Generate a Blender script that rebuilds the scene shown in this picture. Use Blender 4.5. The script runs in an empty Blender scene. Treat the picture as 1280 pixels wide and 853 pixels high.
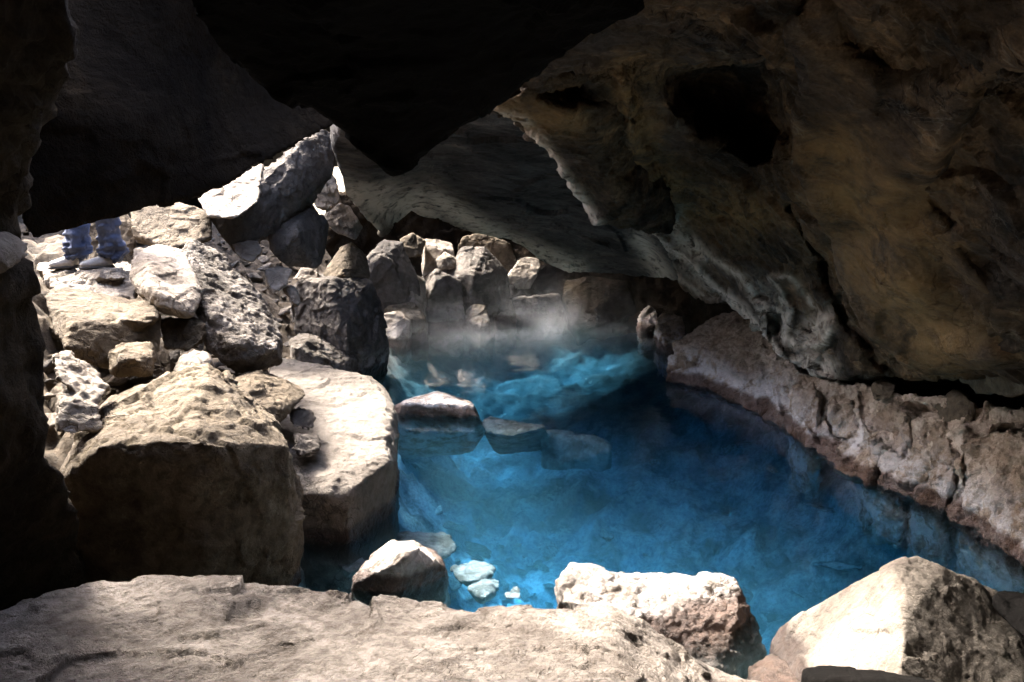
import bpy, bmesh, math, random
import numpy as np
from mathutils import Vector, geometry

scene = bpy.context.scene
COL = scene.collection
R = math.radians

# ------------------------------------------------------------------ camera
CAM = np.array([0.0, 0.0, 2.0])
F = 1108.0
PITCH = math.atan((426.5 - 215.0) / F)
CP, SP = math.cos(PITCH), math.sin(PITCH)

def ray(px, py):
    a = (px - 640.0) / F
    b = (426.5 - py) / F
    return np.array([a, CP + b * SP, -SP + b * CP])

def P(px, py, y):                       # picture point at forward distance y
    d = ray(px, py)
    return CAM + d * (y / d[1])

def Z(px, py, z):                       # picture point on the level z
    d = ray(px, py)
    return CAM + d * ((z - CAM[2]) / d[2])

def pts(l):
    return [P(*p) for p in l]

cam_d = bpy.data.cameras.new('camera')
cam_d.sensor_width = 36.0
cam_d.lens = 36.0 * F / 1280.0
cam_d.clip_start = 0.02
cam_d.clip_end = 2000.0
cam = bpy.data.objects.new('camera', cam_d)
COL.objects.link(cam)
cam.location = CAM
cam.rotation_euler = (math.pi / 2 - PITCH, 0, 0)
scene.camera = cam

# ------------------------------------------------------------------ noise (vectorised)
def _hash(ix, iy, iz, seed):
    h = (ix.astype(np.int64) * 374761393 + iy.astype(np.int64) * 668265263
         + iz.astype(np.int64) * 1440662683 + seed * 1274126177) & 0xFFFFFFFF
    h = ((h ^ (h >> 13)) * 1274126177) & 0xFFFFFFFF
    h = ((h ^ (h >> 16)) * 2246822519) & 0xFFFFFFFF
    return h ^ (h >> 15)

_G = np.array([[1,1,0],[-1,1,0],[1,-1,0],[-1,-1,0],[1,0,1],[-1,0,1],[1,0,-1],[-1,0,-1],
               [0,1,1],[0,-1,1],[0,1,-1],[0,-1,-1],[1,1,0],[-1,1,0],[0,-1,1],[0,-1,-1]], float)

def perlin(p, seed=0):
    i = np.floor(p).astype(np.int64)
    f = p - i
    u = f * f * f * (f * (f * 6 - 15) + 10)
    res = 0.0
    for dx in (0, 1):
        wx = u[:, 0] if dx else 1 - u[:, 0]
        for dy in (0, 1):
            wy = u[:, 1] if dy else 1 - u[:, 1]
            for dz in (0, 1):
                wz = u[:, 2] if dz else 1 - u[:, 2]
                g = _G[_hash(i[:, 0] + dx, i[:, 1] + dy, i[:, 2] + dz, seed) & 15]
                d = g[:, 0] * (f[:, 0] - dx) + g[:, 1] * (f[:, 1] - dy) + g[:, 2] * (f[:, 2] - dz)
                res = res + wx * wy * wz * d
    return res

def fbm(p, octv=4, seed=0, rough=0.5):
    a, s, r = 1.0, 1.0, 0.0
    for o in range(octv):
        r = r + a * perlin(p * s + 17.3 * o, seed + o)
        a *= rough
        s *= 2.03
    return r

def ridged(p, octv=4, seed=0):
    a, s, r = 1.0, 1.0, 0.0
    for o in range(octv):
        r = r + a * (1 - 2.2 * np.abs(perlin(p * s + 9.1 * o, seed + o)))
        a *= 0.5
        s *= 2.1
    return r - 0.9

def facet(p, seed=0):
    """tilted broken planes, one per cell: gives fractured stone its faces and steps"""
    i = np.floor(p).astype(np.int64)
    best = np.full(len(p), 1e9)
    val = np.zeros(len(p))
    for dx in (-1, 0, 1):
        for dy in (-1, 0, 1):
            for dz in (-1, 0, 1):
                c = i + np.array([dx, dy, dz])
                h1 = _hash(c[:, 0], c[:, 1], c[:, 2], seed)
                h2 = _hash(c[:, 0], c[:, 1], c[:, 2], seed + 7)
                o = np.stack([h1 & 1023, (h1 >> 10) & 1023, (h1 >> 20) & 1023], 1) / 1023.0
                t = np.stack([h2 & 1023, (h2 >> 10) & 1023, (h2 >> 20) & 1023], 1) / 511.5 - 1
                q = p - (c + o)
                d = (q * q).sum(1)
                m = d < best
                best[m] = d[m]
                val[m] = (q[m] * t[m]).sum(1) + 0.35 * t[m, 0]
    return val

# ------------------------------------------------------------------ materials
def new_mat(name):
    m = bpy.data.materials.new(name)
    m.use_nodes = True
    nt = m.node_tree
    nt.nodes.clear()
    return m, nt, nt.nodes, nt.links

def rock_mat(name, light, dark, tint=None, scale=1.0, spots=0.5, bump=0.5, rough=0.92,
             wet=True, crust=0.0, veins=False, crack=0.5, spec=0.25, pits=0.4, above=None, swirl=1.0):
    m, nt, N, L = new_mat(name)
    out = N.new('ShaderNodeOutputMaterial')
    b = N.new('ShaderNodeBsdfPrincipled')
    L.new(b.outputs[0], out.inputs[0])
    tc = N.new('ShaderNodeTexCoord')
    geo = N.new('ShaderNodeNewGeometry')

    def noise(sc, det=8, ro=0.6, dist=0.0):
        n = N.new('ShaderNodeTexNoise')
        n.inputs['Scale'].default_value = sc * scale
        n.inputs['Detail'].default_value = det
        n.inputs['Roughness'].default_value = ro
        n.inputs['Distortion'].default_value = dist
        L.new(tc.outputs['Object'], n.inputs['Vector'])
        return n.outputs['Fac']

    def ramp(src, a, bb):
        r = N.new('ShaderNodeMapRange')
        r.interpolation_type = 'SMOOTHSTEP'
        r.inputs['From Min'].default_value = a
        r.inputs['From Max'].default_value = bb
        L.new(src, r.inputs['Value'])
        return r.outputs[0]

    def mix(fac, a, bb, mode='MIX'):
        x = N.new('ShaderNodeMix')
        x.data_type = 'RGBA'
        x.blend_type = mode
        for s, v in ((0, fac), (6, a), (7, bb)):
            if isinstance(v, (int, float)):
                x.inputs[s].default_value = v
            elif isinstance(v, tuple):
                x.inputs[s].default_value = (*v, 1)
            else:
                L.new(v, x.inputs[s])
        return x.outputs[2]

    def math_(op, a, bb=None):
        x = N.new('ShaderNodeMath')
        x.operation = op
        for s, v in ((0, a), (1, bb)):
            if v is None:
                continue
            if isinstance(v, (int, float)):
                x.inputs[s].default_value = v
            else:
                L.new(v, x.inputs[s])
        return x.outputs[0]

    c = mix(ramp(noise(1.6, 9, 0.62, 0.6 * swirl), 0.36, 0.66), dark, light)
    if tint:
        c = mix(ramp(noise(0.9, 6, 0.6, 1.2 * swirl), 0.5, 0.68), c, tint)
    sp = ramp(noise(14, 10, 0.7), 0.42, 0.62)
    c = mix(math_('MULTIPLY', sp, spots), c, mix(1.0, c, (0.42, 0.38, 0.34), 'MULTIPLY'))
    sp2 = ramp(noise(55, 6, 0.7), 0.55, 0.7)
    c = mix(math_('MULTIPLY', sp2, 0.5), c, mix(1.0, c, (1.5, 1.5, 1.5), 'MULTIPLY'))
    # fractures
    vo = N.new('ShaderNodeTexVoronoi')
    vo.feature = 'DISTANCE_TO_EDGE'
    vo.inputs['Scale'].default_value = 2.3 * scale
    wv = N.new('ShaderNodeTexNoise')
    wv.inputs['Scale'].default_value = 3.0 * scale
    wv.inputs['Detail'].default_value = 6
    L.new(tc.outputs['Object'], wv.inputs['Vector'])
    va = N.new('ShaderNodeVectorMath')
    va.operation = 'MULTIPLY_ADD'
    L.new(wv.outputs['Color'], va.inputs[0])
    va.inputs[1].default_value = (0.9, 0.9, 0.9)
    L.new(tc.outputs['Object'], va.inputs[2])
    L.new(va.outputs[0], vo.inputs['Vector'])
    crk = ramp(vo.outputs['Distance'], 0.028, 0.0)
    crk = math_('MULTIPLY', crk, math_('MULTIPLY', ramp(noise(1.1, 3, 0.5), 0.5, 0.6), crack))
    c = mix(crk, c, mix(1.0, c, (0.3, 0.27, 0.25), 'MULTIPLY'))
    if veins:
        mp_ = N.new('ShaderNodeMapping')
        mp_.inputs['Rotation'].default_value = (0.2, R(-52), 0.3)
        mp_.inputs['Scale'].default_value = (0.7, 5.0, 6.5)
        L.new(tc.outputs['Object'], mp_.inputs[0])
        sn = N.new('ShaderNodeTexNoise')
        sn.inputs['Scale'].default_value = 1.6
        sn.inputs['Detail'].default_value = 9
        sn.inputs['Roughness'].default_value = 0.62
        sn.inputs['Distortion'].default_value = 0.5
        L.new(mp_.outputs[0], sn.inputs['Vector'])
        c = mix(math_('MULTIPLY', ramp(sn.outputs['Fac'], 0.52, 0.72), 0.75), c, mix(1.0, c, (2.3, 2.15, 1.95), 'MULTIPLY'))
        c = mix(math_('MULTIPLY', ramp(sn.outputs['Fac'], 0.46, 0.32), 0.8), c, mix(1.0, c, (0.4, 0.4, 0.42), 'MULTIPLY'))
        ln = noise(1.7, 7, 0.55, 1.4)
        thin = ramp(math_('ABSOLUTE', math_('SUBTRACT', ln, 0.5)), 0.012, 0.002)
        c = mix(math_('MULTIPLY', thin, math_('MULTIPLY', ramp(noise(2.2, 4, 0.5), 0.5, 0.62), 0.22)), c, (0.22, 0.19, 0.15))
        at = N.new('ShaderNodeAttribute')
        at.attribute_name = 'mineral_and_sheen'
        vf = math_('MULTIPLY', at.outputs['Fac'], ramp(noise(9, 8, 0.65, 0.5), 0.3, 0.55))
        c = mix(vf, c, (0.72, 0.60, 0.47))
        at2 = N.new('ShaderNodeAttribute')
        at2.attribute_name = 'ochre'
        vf2 = math_('MULTIPLY', at2.outputs['Fac'], ramp(noise(4, 9, 0.65, 0.8), 0.3, 0.62))
        c = mix(vf2, c, (0.21, 0.125, 0.05))
    rg = rough
    sx = N.new('ShaderNodeSeparateXYZ')
    L.new(geo.outputs['Position'], sx.inputs[0])
    if above:
        yy = math_('ADD', sx.outputs['Y'], math_('MULTIPLY', math_('SUBTRACT', noise(0.45, 6, 0.6), 0.5), 3.0))
        c = mix(math_('MULTIPLY', ramp(yy, 7.9, 9.6), 0.75), c, (0.085, 0.088, 0.075))     # floor colour darkened towards the back to tame the sunlit water
        zz = math_('ADD', sx.outputs['Z'], math_('MULTIPLY', math_('SUBTRACT', noise(4.0, 6, 0.6), 0.5), 0.12))
        c = mix(ramp(zz, -0.05, 0.02), c, mix(ramp(noise(5, 8, 0.65), 0.35, 0.65), above, tuple(x * 2.2 for x in above)))
    if crust:
        zz = math_('ADD', sx.outputs['Z'], math_('MULTIPLY', math_('SUBTRACT', noise(3.0, 6, 0.6), 0.5), 0.5))
        cf = math_('MULTIPLY', ramp(zz, 0.38, 0.10), ramp(noise(6, 9, 0.7), 0.38, 0.6))
        c = mix(math_('MULTIPLY', cf, crust), c, (0.72, 0.68, 0.66))
    if wet:
        zz = math_('ADD', sx.outputs['Z'], math_('MULTIPLY', math_('SUBTRACT', noise(5.0, 5, 0.6), 0.5), 0.09))
        wf = math_('MULTIPLY', ramp(zz, 0.115, 0.07), ramp(sx.outputs['Z'], -0.16, -0.03))
        c = mix(wf, c, mix(1.0, c, (0.27, 0.2, 0.17), 'MULTIPLY'))
        rr = N.new('ShaderNodeMapRange')
        rr.inputs['To Min'].default_value = rough
        rr.inputs['To Max'].default_value = 0.45
        L.new(wf, rr.inputs['Value'])
        L.new(rr.outputs[0], b.inputs['Roughness'])
    else:
        b.inputs['Roughness'].default_value = rough
    b.inputs['Specular IOR Level'].default_value = spec
    L.new(c, b.inputs['Base Color'])
    # relief
    h = math_('ADD', math_('MULTIPLY', noise(7, 12, 0.66), 1.0), math_('MULTIPLY', noise(38, 10, 0.7), 0.34))
    pv = N.new('ShaderNodeTexVoronoi')
    pv.inputs['Scale'].default_value = 34 * scale
    L.new(va.outputs[0], pv.inputs['Vector'])
    h = math_('ADD', h, math_('MULTIPLY', ramp(pv.outputs['Distance'], 0.0, 0.5), 0.14 * pits))
    h = math_('SUBTRACT', h, math_('MULTIPLY', crk, 0.35))
    bp = N.new('ShaderNodeBump')
    bp.inputs['Strength'].default_value = bump
    bp.inputs['Distance'].default_value = 0.09
    L.new(h, bp.inputs['Height'])
    L.new(bp.outputs[0], b.inputs['Normal'])
    return m

M = {}
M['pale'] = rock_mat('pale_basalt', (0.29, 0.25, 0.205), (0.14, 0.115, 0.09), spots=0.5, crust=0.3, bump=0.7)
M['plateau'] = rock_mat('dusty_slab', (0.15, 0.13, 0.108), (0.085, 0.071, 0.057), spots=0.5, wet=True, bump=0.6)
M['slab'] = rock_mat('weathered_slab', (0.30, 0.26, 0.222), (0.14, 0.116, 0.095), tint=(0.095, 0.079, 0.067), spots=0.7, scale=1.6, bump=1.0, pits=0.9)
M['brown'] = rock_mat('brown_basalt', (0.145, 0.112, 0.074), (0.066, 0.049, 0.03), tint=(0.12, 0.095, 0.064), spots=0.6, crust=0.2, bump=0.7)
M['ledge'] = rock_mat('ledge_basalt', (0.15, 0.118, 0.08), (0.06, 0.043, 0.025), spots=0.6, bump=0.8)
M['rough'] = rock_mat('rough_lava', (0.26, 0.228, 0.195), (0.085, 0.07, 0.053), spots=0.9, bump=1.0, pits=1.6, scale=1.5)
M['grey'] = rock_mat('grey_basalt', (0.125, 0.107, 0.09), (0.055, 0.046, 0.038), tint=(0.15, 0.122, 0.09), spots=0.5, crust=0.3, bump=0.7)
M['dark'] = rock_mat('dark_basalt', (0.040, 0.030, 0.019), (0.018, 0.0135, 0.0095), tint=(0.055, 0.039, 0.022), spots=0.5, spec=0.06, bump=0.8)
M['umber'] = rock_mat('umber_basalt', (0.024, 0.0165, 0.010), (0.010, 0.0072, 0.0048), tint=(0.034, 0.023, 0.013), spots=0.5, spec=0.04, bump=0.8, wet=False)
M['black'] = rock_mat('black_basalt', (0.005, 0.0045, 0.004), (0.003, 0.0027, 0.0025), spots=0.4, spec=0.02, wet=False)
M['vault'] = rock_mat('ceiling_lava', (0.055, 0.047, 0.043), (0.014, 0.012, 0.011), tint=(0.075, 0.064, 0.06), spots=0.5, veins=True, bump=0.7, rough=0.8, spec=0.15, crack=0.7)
M['wall'] = rock_mat('wall_lava', (0.11, 0.071, 0.038), (0.015, 0.0105, 0.007), tint=(0.055, 0.041, 0.033), spots=0.6, veins=True, bump=0.9, scale=1.1, rough=0.8, spec=0.12, crack=0.8)
M['bank'] = rock_mat('bank_rock', (0.54, 0.43, 0.325), (0.27, 0.19, 0.128), tint=(0.40, 0.325, 0.25), spots=0.8, crust=0.85, bump=0.9, pits=0.9)
M['bed'] = rock_mat('pool_silt', (0.66, 0.65, 0.61), (0.22, 0.215, 0.20), tint=(0.70, 0.69, 0.65), spots=0.6, wet=False, scale=2.2, bump=0.6, above=(0.045, 0.034, 0.023), swirl=0.0)

def plain_mat(name, col, rough=0.8, nscale=40, var=0.35, bump=0.2):
    m, nt, N, L = new_mat(name)
    out = N.new('ShaderNodeOutputMaterial')
    b = N.new('ShaderNodeBsdfPrincipled')
    L.new(b.outputs[0], out.inputs[0])
    tc = N.new('ShaderNodeTexCoord')
    n = N.new('ShaderNodeTexNoise')
    n.inputs['Scale'].default_value = nscale
    n.inputs['Detail'].default_value = 6
    L.new(tc.outputs['Object'], n.inputs['Vector'])
    x = N.new('ShaderNodeMix')
    x.data_type = 'RGBA'
    x.inputs[6].default_value = (*[c * (1 - var) for c in col], 1)
    x.inputs[7].default_value = (*[min(1, c * (1 + var)) for c in col], 1)
    L.new(n.outputs['Fac'], x.inputs[0])
    L.new(x.outputs[2], b.inputs['Base Color'])
    b.inputs['Roughness'].default_value = rough
    bp = N.new('ShaderNodeBump')
    bp.inputs['Strength'].default_value = bump
    bp.inputs['Distance'].default_value = 0.02
    L.new(n.outputs['Fac'], bp.inputs['Height'])
    L.new(bp.outputs[0], b.inputs['Normal'])
    return m

# ------------------------------------------------------------------ mesh pipeline
def tag(o, label=None, cat=None, group=None, kind=None):
    for k, v in (('label', label), ('category', cat), ('group', group), ('kind', kind)):
        if v:
            o[k] = v
    return o

def remesh(verts, faces, voxel):
    me = bpy.data.meshes.new('tmp')
    me.from_pydata([tuple(v) for v in verts], [], faces)
    bm = bmesh.new()
    bm.from_mesh(me)
    bmesh.ops.recalc_face_normals(bm, faces=bm.faces)
    bm.to_mesh(me)
    bm.free()
    o = bpy.data.objects.new('tmp', me)
    COL.objects.link(o)
    md = o.modifiers.new('r', 'REMESH')
    md.mode = 'VOXEL'
    md.voxel_size = voxel
    bpy.context.view_layer.update()
    dg = bpy.context.evaluated_depsgraph_get()
    out = bpy.data.meshes.new_from_object(o.evaluated_get(dg))
    bpy.data.objects.remove(o)
    bpy.data.meshes.remove(me)
    return out

def get_co(me):
    n = len(me.vertices)
    co = np.empty(n * 3)
    me.vertices.foreach_get('co', co)
    return co.reshape(-1, 3)

def get_no(me):
    n = len(me.vertices)
    no = np.empty(n * 3, np.float32)
    me.vertex_normals.foreach_get('vector', no)
    return no.reshape(-1, 3).astype(float)

def soften(me, co, n=3, lam=0.5):
    ed = np.empty(len(me.edges) * 2, np.int32)
    me.edges.foreach_get('vertices', ed)
    a, b = ed[0::2], ed[1::2]
    N = len(co)
    deg = np.bincount(a, minlength=N) + np.bincount(b, minlength=N)
    deg = np.maximum(deg, 1)
    for _ in range(n):
        s = np.stack([np.bincount(a, co[b, k], N) + np.bincount(b, co[a, k], N) for k in range(3)], 1) / deg[:, None]
        co = co + lam * (s - co)
    return co

def relief(co, style, L, amp, seed):
    w = np.stack([perlin(co / (L * 0.8) + k * 31.7, seed + 40 + k) for k in range(3)], 1) * L * 0.35
    q = co + w
    if style == 'block':
        q = co + w * 0.4
        d = 0.7 * facet(q / L, seed) + 0.38 * facet(q / (L * 0.4), seed + 3) + 0.2 * facet(q / (L * 0.15), seed + 5)
        d = d + 0.22 * fbm(co / (L * 0.35), 5, seed, 0.6)
    elif style == 'rough':
        q = co + w * 0.5
        d = 0.55 * facet(q / L, seed) + 0.4 * facet(q / (L * 0.38), seed + 4) + 0.45 * fbm(co / (L * 0.6), 6, seed, 0.66) + 0.18 * ridged(co / (L * 0.2), 4, seed + 9)
    elif style == 'smooth':
        s = np.array([1.0, 2.2, 2.2])
        d = 0.9 * fbm(co / (L * 1.6), 3, seed, 0.45) + 0.35 * ridged(q * s / L, 3, seed + 2) + 0.16 * facet(q / (L * 0.5), seed)
        d = d + 0.1 * fbm(co / (L * 0.12), 3, seed + 11, 0.6)
    elif style == 'broken':             # layered lava broken into tilted plates
        q = co + w * 0.5
        s = np.array([1.0, 1.0, 1.6])
        d = 0.75 * facet(q * s / L, seed) + 0.4 * facet(q / (L * 0.42), seed + 3) + 0.18 * facet(q / (L * 0.17), seed + 5)
        d = d + 0.5 * fbm(co / (L * 1.4), 3, seed + 2, 0.5) + 0.2 * ridged(q / (L * 0.5), 4, seed + 8)
    else:
        d = fbm(co / L, 6, seed, 0.6)
    return d * amp

def finish(name, me, mat, style, L, amp, seed, soft=1, paint=None):
    co = soften(me, get_co(me), soft)
    me.vertices.foreach_set('co', co.ravel())
    me.update()
    no = get_no(me)
    co = co + no * relief(co, style, L, amp, seed)[:, None]
    c0 = np.array([(co[:, 0].min() + co[:, 0].max()) / 2, (co[:, 1].min() + co[:, 1].max()) / 2, co[:, 2].min()])
    if paint:
        paint(me, co)
    me.vertices.foreach_set('co', (co - c0).ravel())
    me.polygons.foreach_set('use_smooth', np.ones(len(me.polygons), bool))
    me.update()
    me.name = name
    me.materials.clear()
    me.materials.append(mat)
    o = bpy.data.objects.new(name, me)
    COL.objects.link(o)
    o.location = c0
    return o

def hull_geom(points, chips=0, depth=0.06, seed=0):
    if chips:
        """knock flat chips off the corners and edges"""
        v0, f0 = hull_geom(points)
        rng = random.Random(seed)
        pp = np.array(v0)
        c = pp.mean(0)
        size = float(np.mean(np.ptp(pp, axis=0)))
        bm = bmesh.new()
        vv = [bm.verts.new(p) for p in v0]
        for f in f0:
            bm.faces.new([vv[i] for i in f])
        for _ in range(chips):
            d = Vector((rng.gauss(0, 1), rng.gauss(0, 1), rng.gauss(0, 1) * 0.9 + 0.25)).normalized()
            h = max(v.co.dot(d) for v in bm.verts)
            cut = size * depth * rng.uniform(0.25, 1.0)
            bmesh.ops.bisect_plane(bm, geom=bm.verts[:] + bm.edges[:] + bm.faces[:], plane_co=d * (h - cut), plane_no=d, clear_outer=True)
        points = [np.array(v.co) for v in bm.verts]
        bm.free()
    bm = bmesh.new()
    for p in points:
        bm.verts.new(p)
    r = bmesh.ops.convex_hull(bm, input=bm.verts)
    junk = [e for e in r['geom_interior'] + r['geom_unused'] if isinstance(e, bmesh.types.BMVert)]
    if junk:
        bmesh.ops.delete(bm, geom=list(set(junk)), context='VERTS')
    bm.verts.index_update()
    v = [np.array(x.co) for x in bm.verts]
    f = [[x.index for x in fa.verts] for fa in bm.faces]
    bm.free()
    return v, f

SEED = [1]

def rock(name, label, cat, hulls, mat, voxel=0.016, style='block', L=0.35, amp=0.03,
         thick=0.5, shrink=0.75, base=None, group=None, kind=None, chips=11, chip=0.085):
    """hulls: list of lists of 3-D points of the visible side; each grows a hidden back away from the mouth side"""
    V, Fc = [], []
    for h in hulls:
        h = [np.asarray(p, float) for p in h]
        c = sum(h) / len(h)
        ext = list(h)
        for p in h:
            d = p - CAM
            d[2] *= 0.2
            d /= np.linalg.norm(d)
            q = c + (p - c) * shrink + d * thick
            ext.append(q)
            if base is not None:
                ext.append(np.array([c[0] + (p[0] - c[0]) * 0.85 + d[0] * thick * 0.5,
                                     c[1] + (p[1] - c[1]) * 0.85 + d[1] * thick * 0.5, base]))
        v, f = hull_geom(ext, chips, chip, SEED[0] + len(V))
        n = len(V)
        V += v
        Fc += [[i + n for i in x] for x in f]
    SEED[0] += 13
    me = remesh(V, Fc, voxel)
    o = finish(name, me, M[mat], style, L, amp, SEED[0])
    return tag(o, label, cat, group, kind)

# thin-plate spline of depth over the picture
def tps(cp):
    cp = np.asarray(cp, float)
    xy = cp[:, :2] / 500.0
    n = len(cp)
    d = np.linalg.norm(xy[:, None] - xy[None], axis=2)
    K = np.where(d > 0, d * d * np.log(d + 1e-12), 0) + np.eye(n) * 1e-4
    A = np.zeros((n + 3, n + 3))
    A[:n, :n] = K
    A[:n, n] = 1
    A[:n, n + 1:] = xy
    A[n:, :n] = A[:n, n:].T
    w = np.linalg.solve(A, np.concatenate([cp[:, 2], np.zeros(3)]))
    def ev(q):
        q = np.asarray(q, float)[:, :2] / 500.0
        dd = np.linalg.norm(q[:, None] - xy[None], axis=2)
        return (np.where(dd > 0, dd * dd * np.log(dd + 1e-12), 0)) @ w[:n] + w[n] + q @ w[n + 1:]
    return ev

def seg_dist(q, poly):
    best = np.full(len(q), 1e9)
    for a, b in zip(poly[:-1], poly[1:]):
        a = np.array(a[:2], float)
        b = np.array(b[:2], float)
        t = np.clip(((q - a) @ (b - a)) / max(1e-9, ((b - a) ** 2).sum()), 0, 1)
        best = np.minimum(best, np.linalg.norm(q - a - t[:, None] * (b - a), axis=1))
    return best

def inside(q, poly):
    r = np.zeros(len(q), bool)
    n = len(poly)
    for i in range(n):
        x0, y0 = poly[i][:2]
        x1, y1 = poly[(i + 1) % n][:2]
        c = ((y0 > q[:, 1]) != (y1 > q[:, 1]))
        with np.errstate(divide='ignore', invalid='ignore'):
            xx = (x1 - x0) * (q[:, 1] - y0) / (y1 - y0) + x0
        r ^= c & (q[:, 0] < xx)
    return r

def to_px(co):
    d = co - CAM
    fwd = d[:, 1] * CP - d[:, 2] * SP
    up = d[:, 1] * SP + d[:, 2] * CP
    return np.stack([640 + F * d[:, 0] / fwd, 426.5 - F * up / fwd], 1)

def sheet(name, outline, inner, mat, thick=0.5, step=14, voxel=0.03, style='smooth', L=0.8, amp=0.06,
          folds=(), shrink=0.92, label=None, cat=None, group=None, kind=None, paint=None, back=None, jag=0.7, pits=(), warp=6.0, soft=5):
    """a curved rock face through measured points, with a body behind it.
    folds: (polyline, half width, height) raised ribs (+) or clefts (-)"""
    rng = random.Random(len(outline) * 7 + len(inner) + int(outline[0][0]))
    dense = []
    n = len(outline)
    for i in range(n):
        a, b = outline[i], outline[(i + 1) % n]
        k = max(1, int(math.hypot(a[0] - b[0], a[1] - b[1]) / step))
        for j in range(k):
            t = j / k
            dense.append((a[0] + (b[0] - a[0]) * t + rng.uniform(-jag, jag) * (j > 0),
                          a[1] + (b[1] - a[1]) * t + rng.uniform(-jag, jag) * (j > 0)))
    ev = tps([p for p in outline] + [p for p in inner])
    xs = [p[0] for p in outline]
    ys = [p[1] for p in outline]
    gx, gy = np.meshgrid(np.arange(min(xs), max(xs), step), np.arange(min(ys), max(ys), step))
    g = np.stack([gx.ravel(), gy.ravel()], 1) + np.array([[rng.uniform(-3, 3), rng.uniform(-3, 3)] for _ in range(gx.size)])
    ok = inside(g, dense) & (seg_dist(g, dense + dense[:1]) > step * 0.6)
    allp = np.concatenate([np.array(dense), g[ok]])
    nb = len(dense)
    vs, es, fs, *_ = geometry.delaunay_2d_cdt([Vector(p) for p in allp], [(i, (i + 1) % nb) for i in range(nb)], [], 1, 1e-4)
    q = np.array([tuple(v) for v in vs])
    y = ev(q)
    q3 = np.concatenate([q / 38.0, np.zeros((len(q), 1))], 1)
    qw = q + warp * np.stack([fbm(q3 + 3, 3, 5), fbm(q3 + 40, 3, 6)], 1)
    for poly, soft, dep in pits:            # hollows
        sdist = seg_dist(qw, list(poly) + [poly[0]]) * np.where(inside(qw, poly), 1, -1)
        t = np.clip(sdist / soft, 0, 1)
        y = y + dep * t * t * (3 - 2 * t)
    for poly, wd, hh in folds:
        y = y - hh * np.exp(-(seg_dist(qw, poly) / wd) ** 2)
    front = np.array([P(a, b, c) for (a, b), c in zip(q, y)])
    c = np.array([np.mean(xs), np.mean(ys)])
    qb = c + (q - c) * shrink
    bk = np.array([P(a, b, d + thick) for (a, b), d in zip(qb, y)])
    if back is not None:
        bk = bk + np.array(back)
    N = len(q)
    faces = [list(f) for f in fs] + [[i + N for i in f][::-1] for f in fs]
    cnt = {}
    for f in fs:
        for i in range(len(f)):
            a, b = f[i], f[(i + 1) % len(f)]
            cnt[(a, b)] = 1
    for (a, b) in list(cnt):
        if (b, a) not in cnt:
            faces.append([b, a, a + N, b + N])
    SEED[0] += 13
    me = remesh(list(front) + list(bk), faces, voxel)
    o = finish(name, me, M[mat], style, L, amp, SEED[0], soft=soft, paint=paint)
    return tag(o, label, cat, group, kind)

def px_warp(co, amp=7.0, sc=2.6):
    return to_px(co) + amp * np.stack([fbm(co * sc + 3, 4, 21, 0.6), fbm(co * sc + 30, 4, 22, 0.6)], 1)

def set_attr(me, name, vals):
    a = me.attributes.new(name, 'FLOAT', 'POINT')
    a.data.foreach_set('value', np.ascontiguousarray(vals, np.float32))

#SCENE
# ------------------------------------------------------------------ settings of the place
HOLE = [(0.75, 2.9), (0.6, 4.4), (0.1, 6.0), (-0.6, 6.7), (-1.7, 7.1), (-2.15, 7.7), (-2.3, 8.9), (-2.9, 9.3), (-3.0, 11.0), (-2.8, 11.9), (-1.9, 12.2), (-1.25, 12.4), (-1.0, 13.0), (-1.0, 14.6), (-4.1, 14.6), (-4.0, 9.5), (-9.0, 9.0), (-9.0, 5.6), (-3.8, 4.9), (-2.8, 4.3), (-2.3, 3.75), (-1.2, 3.4), (-0.3, 3.1)]
SUN_VEC = (-0.50, 0.43, 0.75)
SUN_E = 1.5
SUN_ANGLE = 17.0
SKY = 0.105
EXPO = 4.75
WATER_ABS = 0.75
WATER_SCAT = 0.048
STEAM = 0.5

# ================================================================== SETTING
STONE = 'tumbled stones on the pool bed'

# --- pool bed and bank ground: one relief sheet under everything
def shore_l(y):
    return np.interp(y, [2, 3.5, 4.5, 6, 7, 8, 9.5, 12], [-1.6, -1.5, -1.35, -1.15, -1.2, -1.45, -1.5, -1.3])
def shore_r(y):
    return np.interp(y, [2, 3.6, 4.7, 5.4, 6.1, 7, 8.5, 11, 12.5], [3.9, 3.6, 3.4, 3.2, 2.9, 2.7, 2.2, 2.2, 2.3])
xs = np.arange(-7.5, 5.2, 0.045)
ys = np.arange(0.4, 14.0, 0.045)
gx, gy = np.meshgrid(xs, ys)
X, Y = gx.ravel(), gy.ravel()
sd = np.minimum(np.minimum(X - shore_l(Y), shore_r(Y) - X), np.minimum((Y - 3.0) * 0.55, 12.4 - Y))
zz = np.where(sd > 0, -1.45 * (1 - np.exp(-np.maximum(sd, 0) / 0.7)), np.minimum(-sd * 0.5, 0.0) - 0.25)
left = X < shore_l(Y)
zz = np.where(left, np.minimum((shore_l(Y) - X) * 0.55, 1.15 + 0.12 * np.maximum(0, -2.5 - X)) - 0.05, zz)
zz = zz + np.where(sd > 0, 1, 0) * (0.55 * np.exp(-((X - 0.9) / 0.9) ** 2 - ((Y - 8.3) / 1.3) ** 2) + 0.75 / (1 + np.exp(-(Y - 9.3) * 2.2)) * (1 - np.exp(-np.maximum(sd, 0) / 0.7)))       # shallower towards the back
co = np.stack([X, Y, zz], 1)
co[:, 2] += np.where(Y > 8.8, 0.06, 0.11) * facet(co / 0.3 + 0.4 * np.stack([perlin(co * 2 + 5), perlin(co * 2 + 15), perlin(co * 2 + 25)], 1), 3) + 0.10 * fbm(co / 0.5, 5, 4, 0.6)
nx, ny = len(xs), len(ys)
idx = np.arange(nx * ny).reshape(ny, nx)
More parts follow.
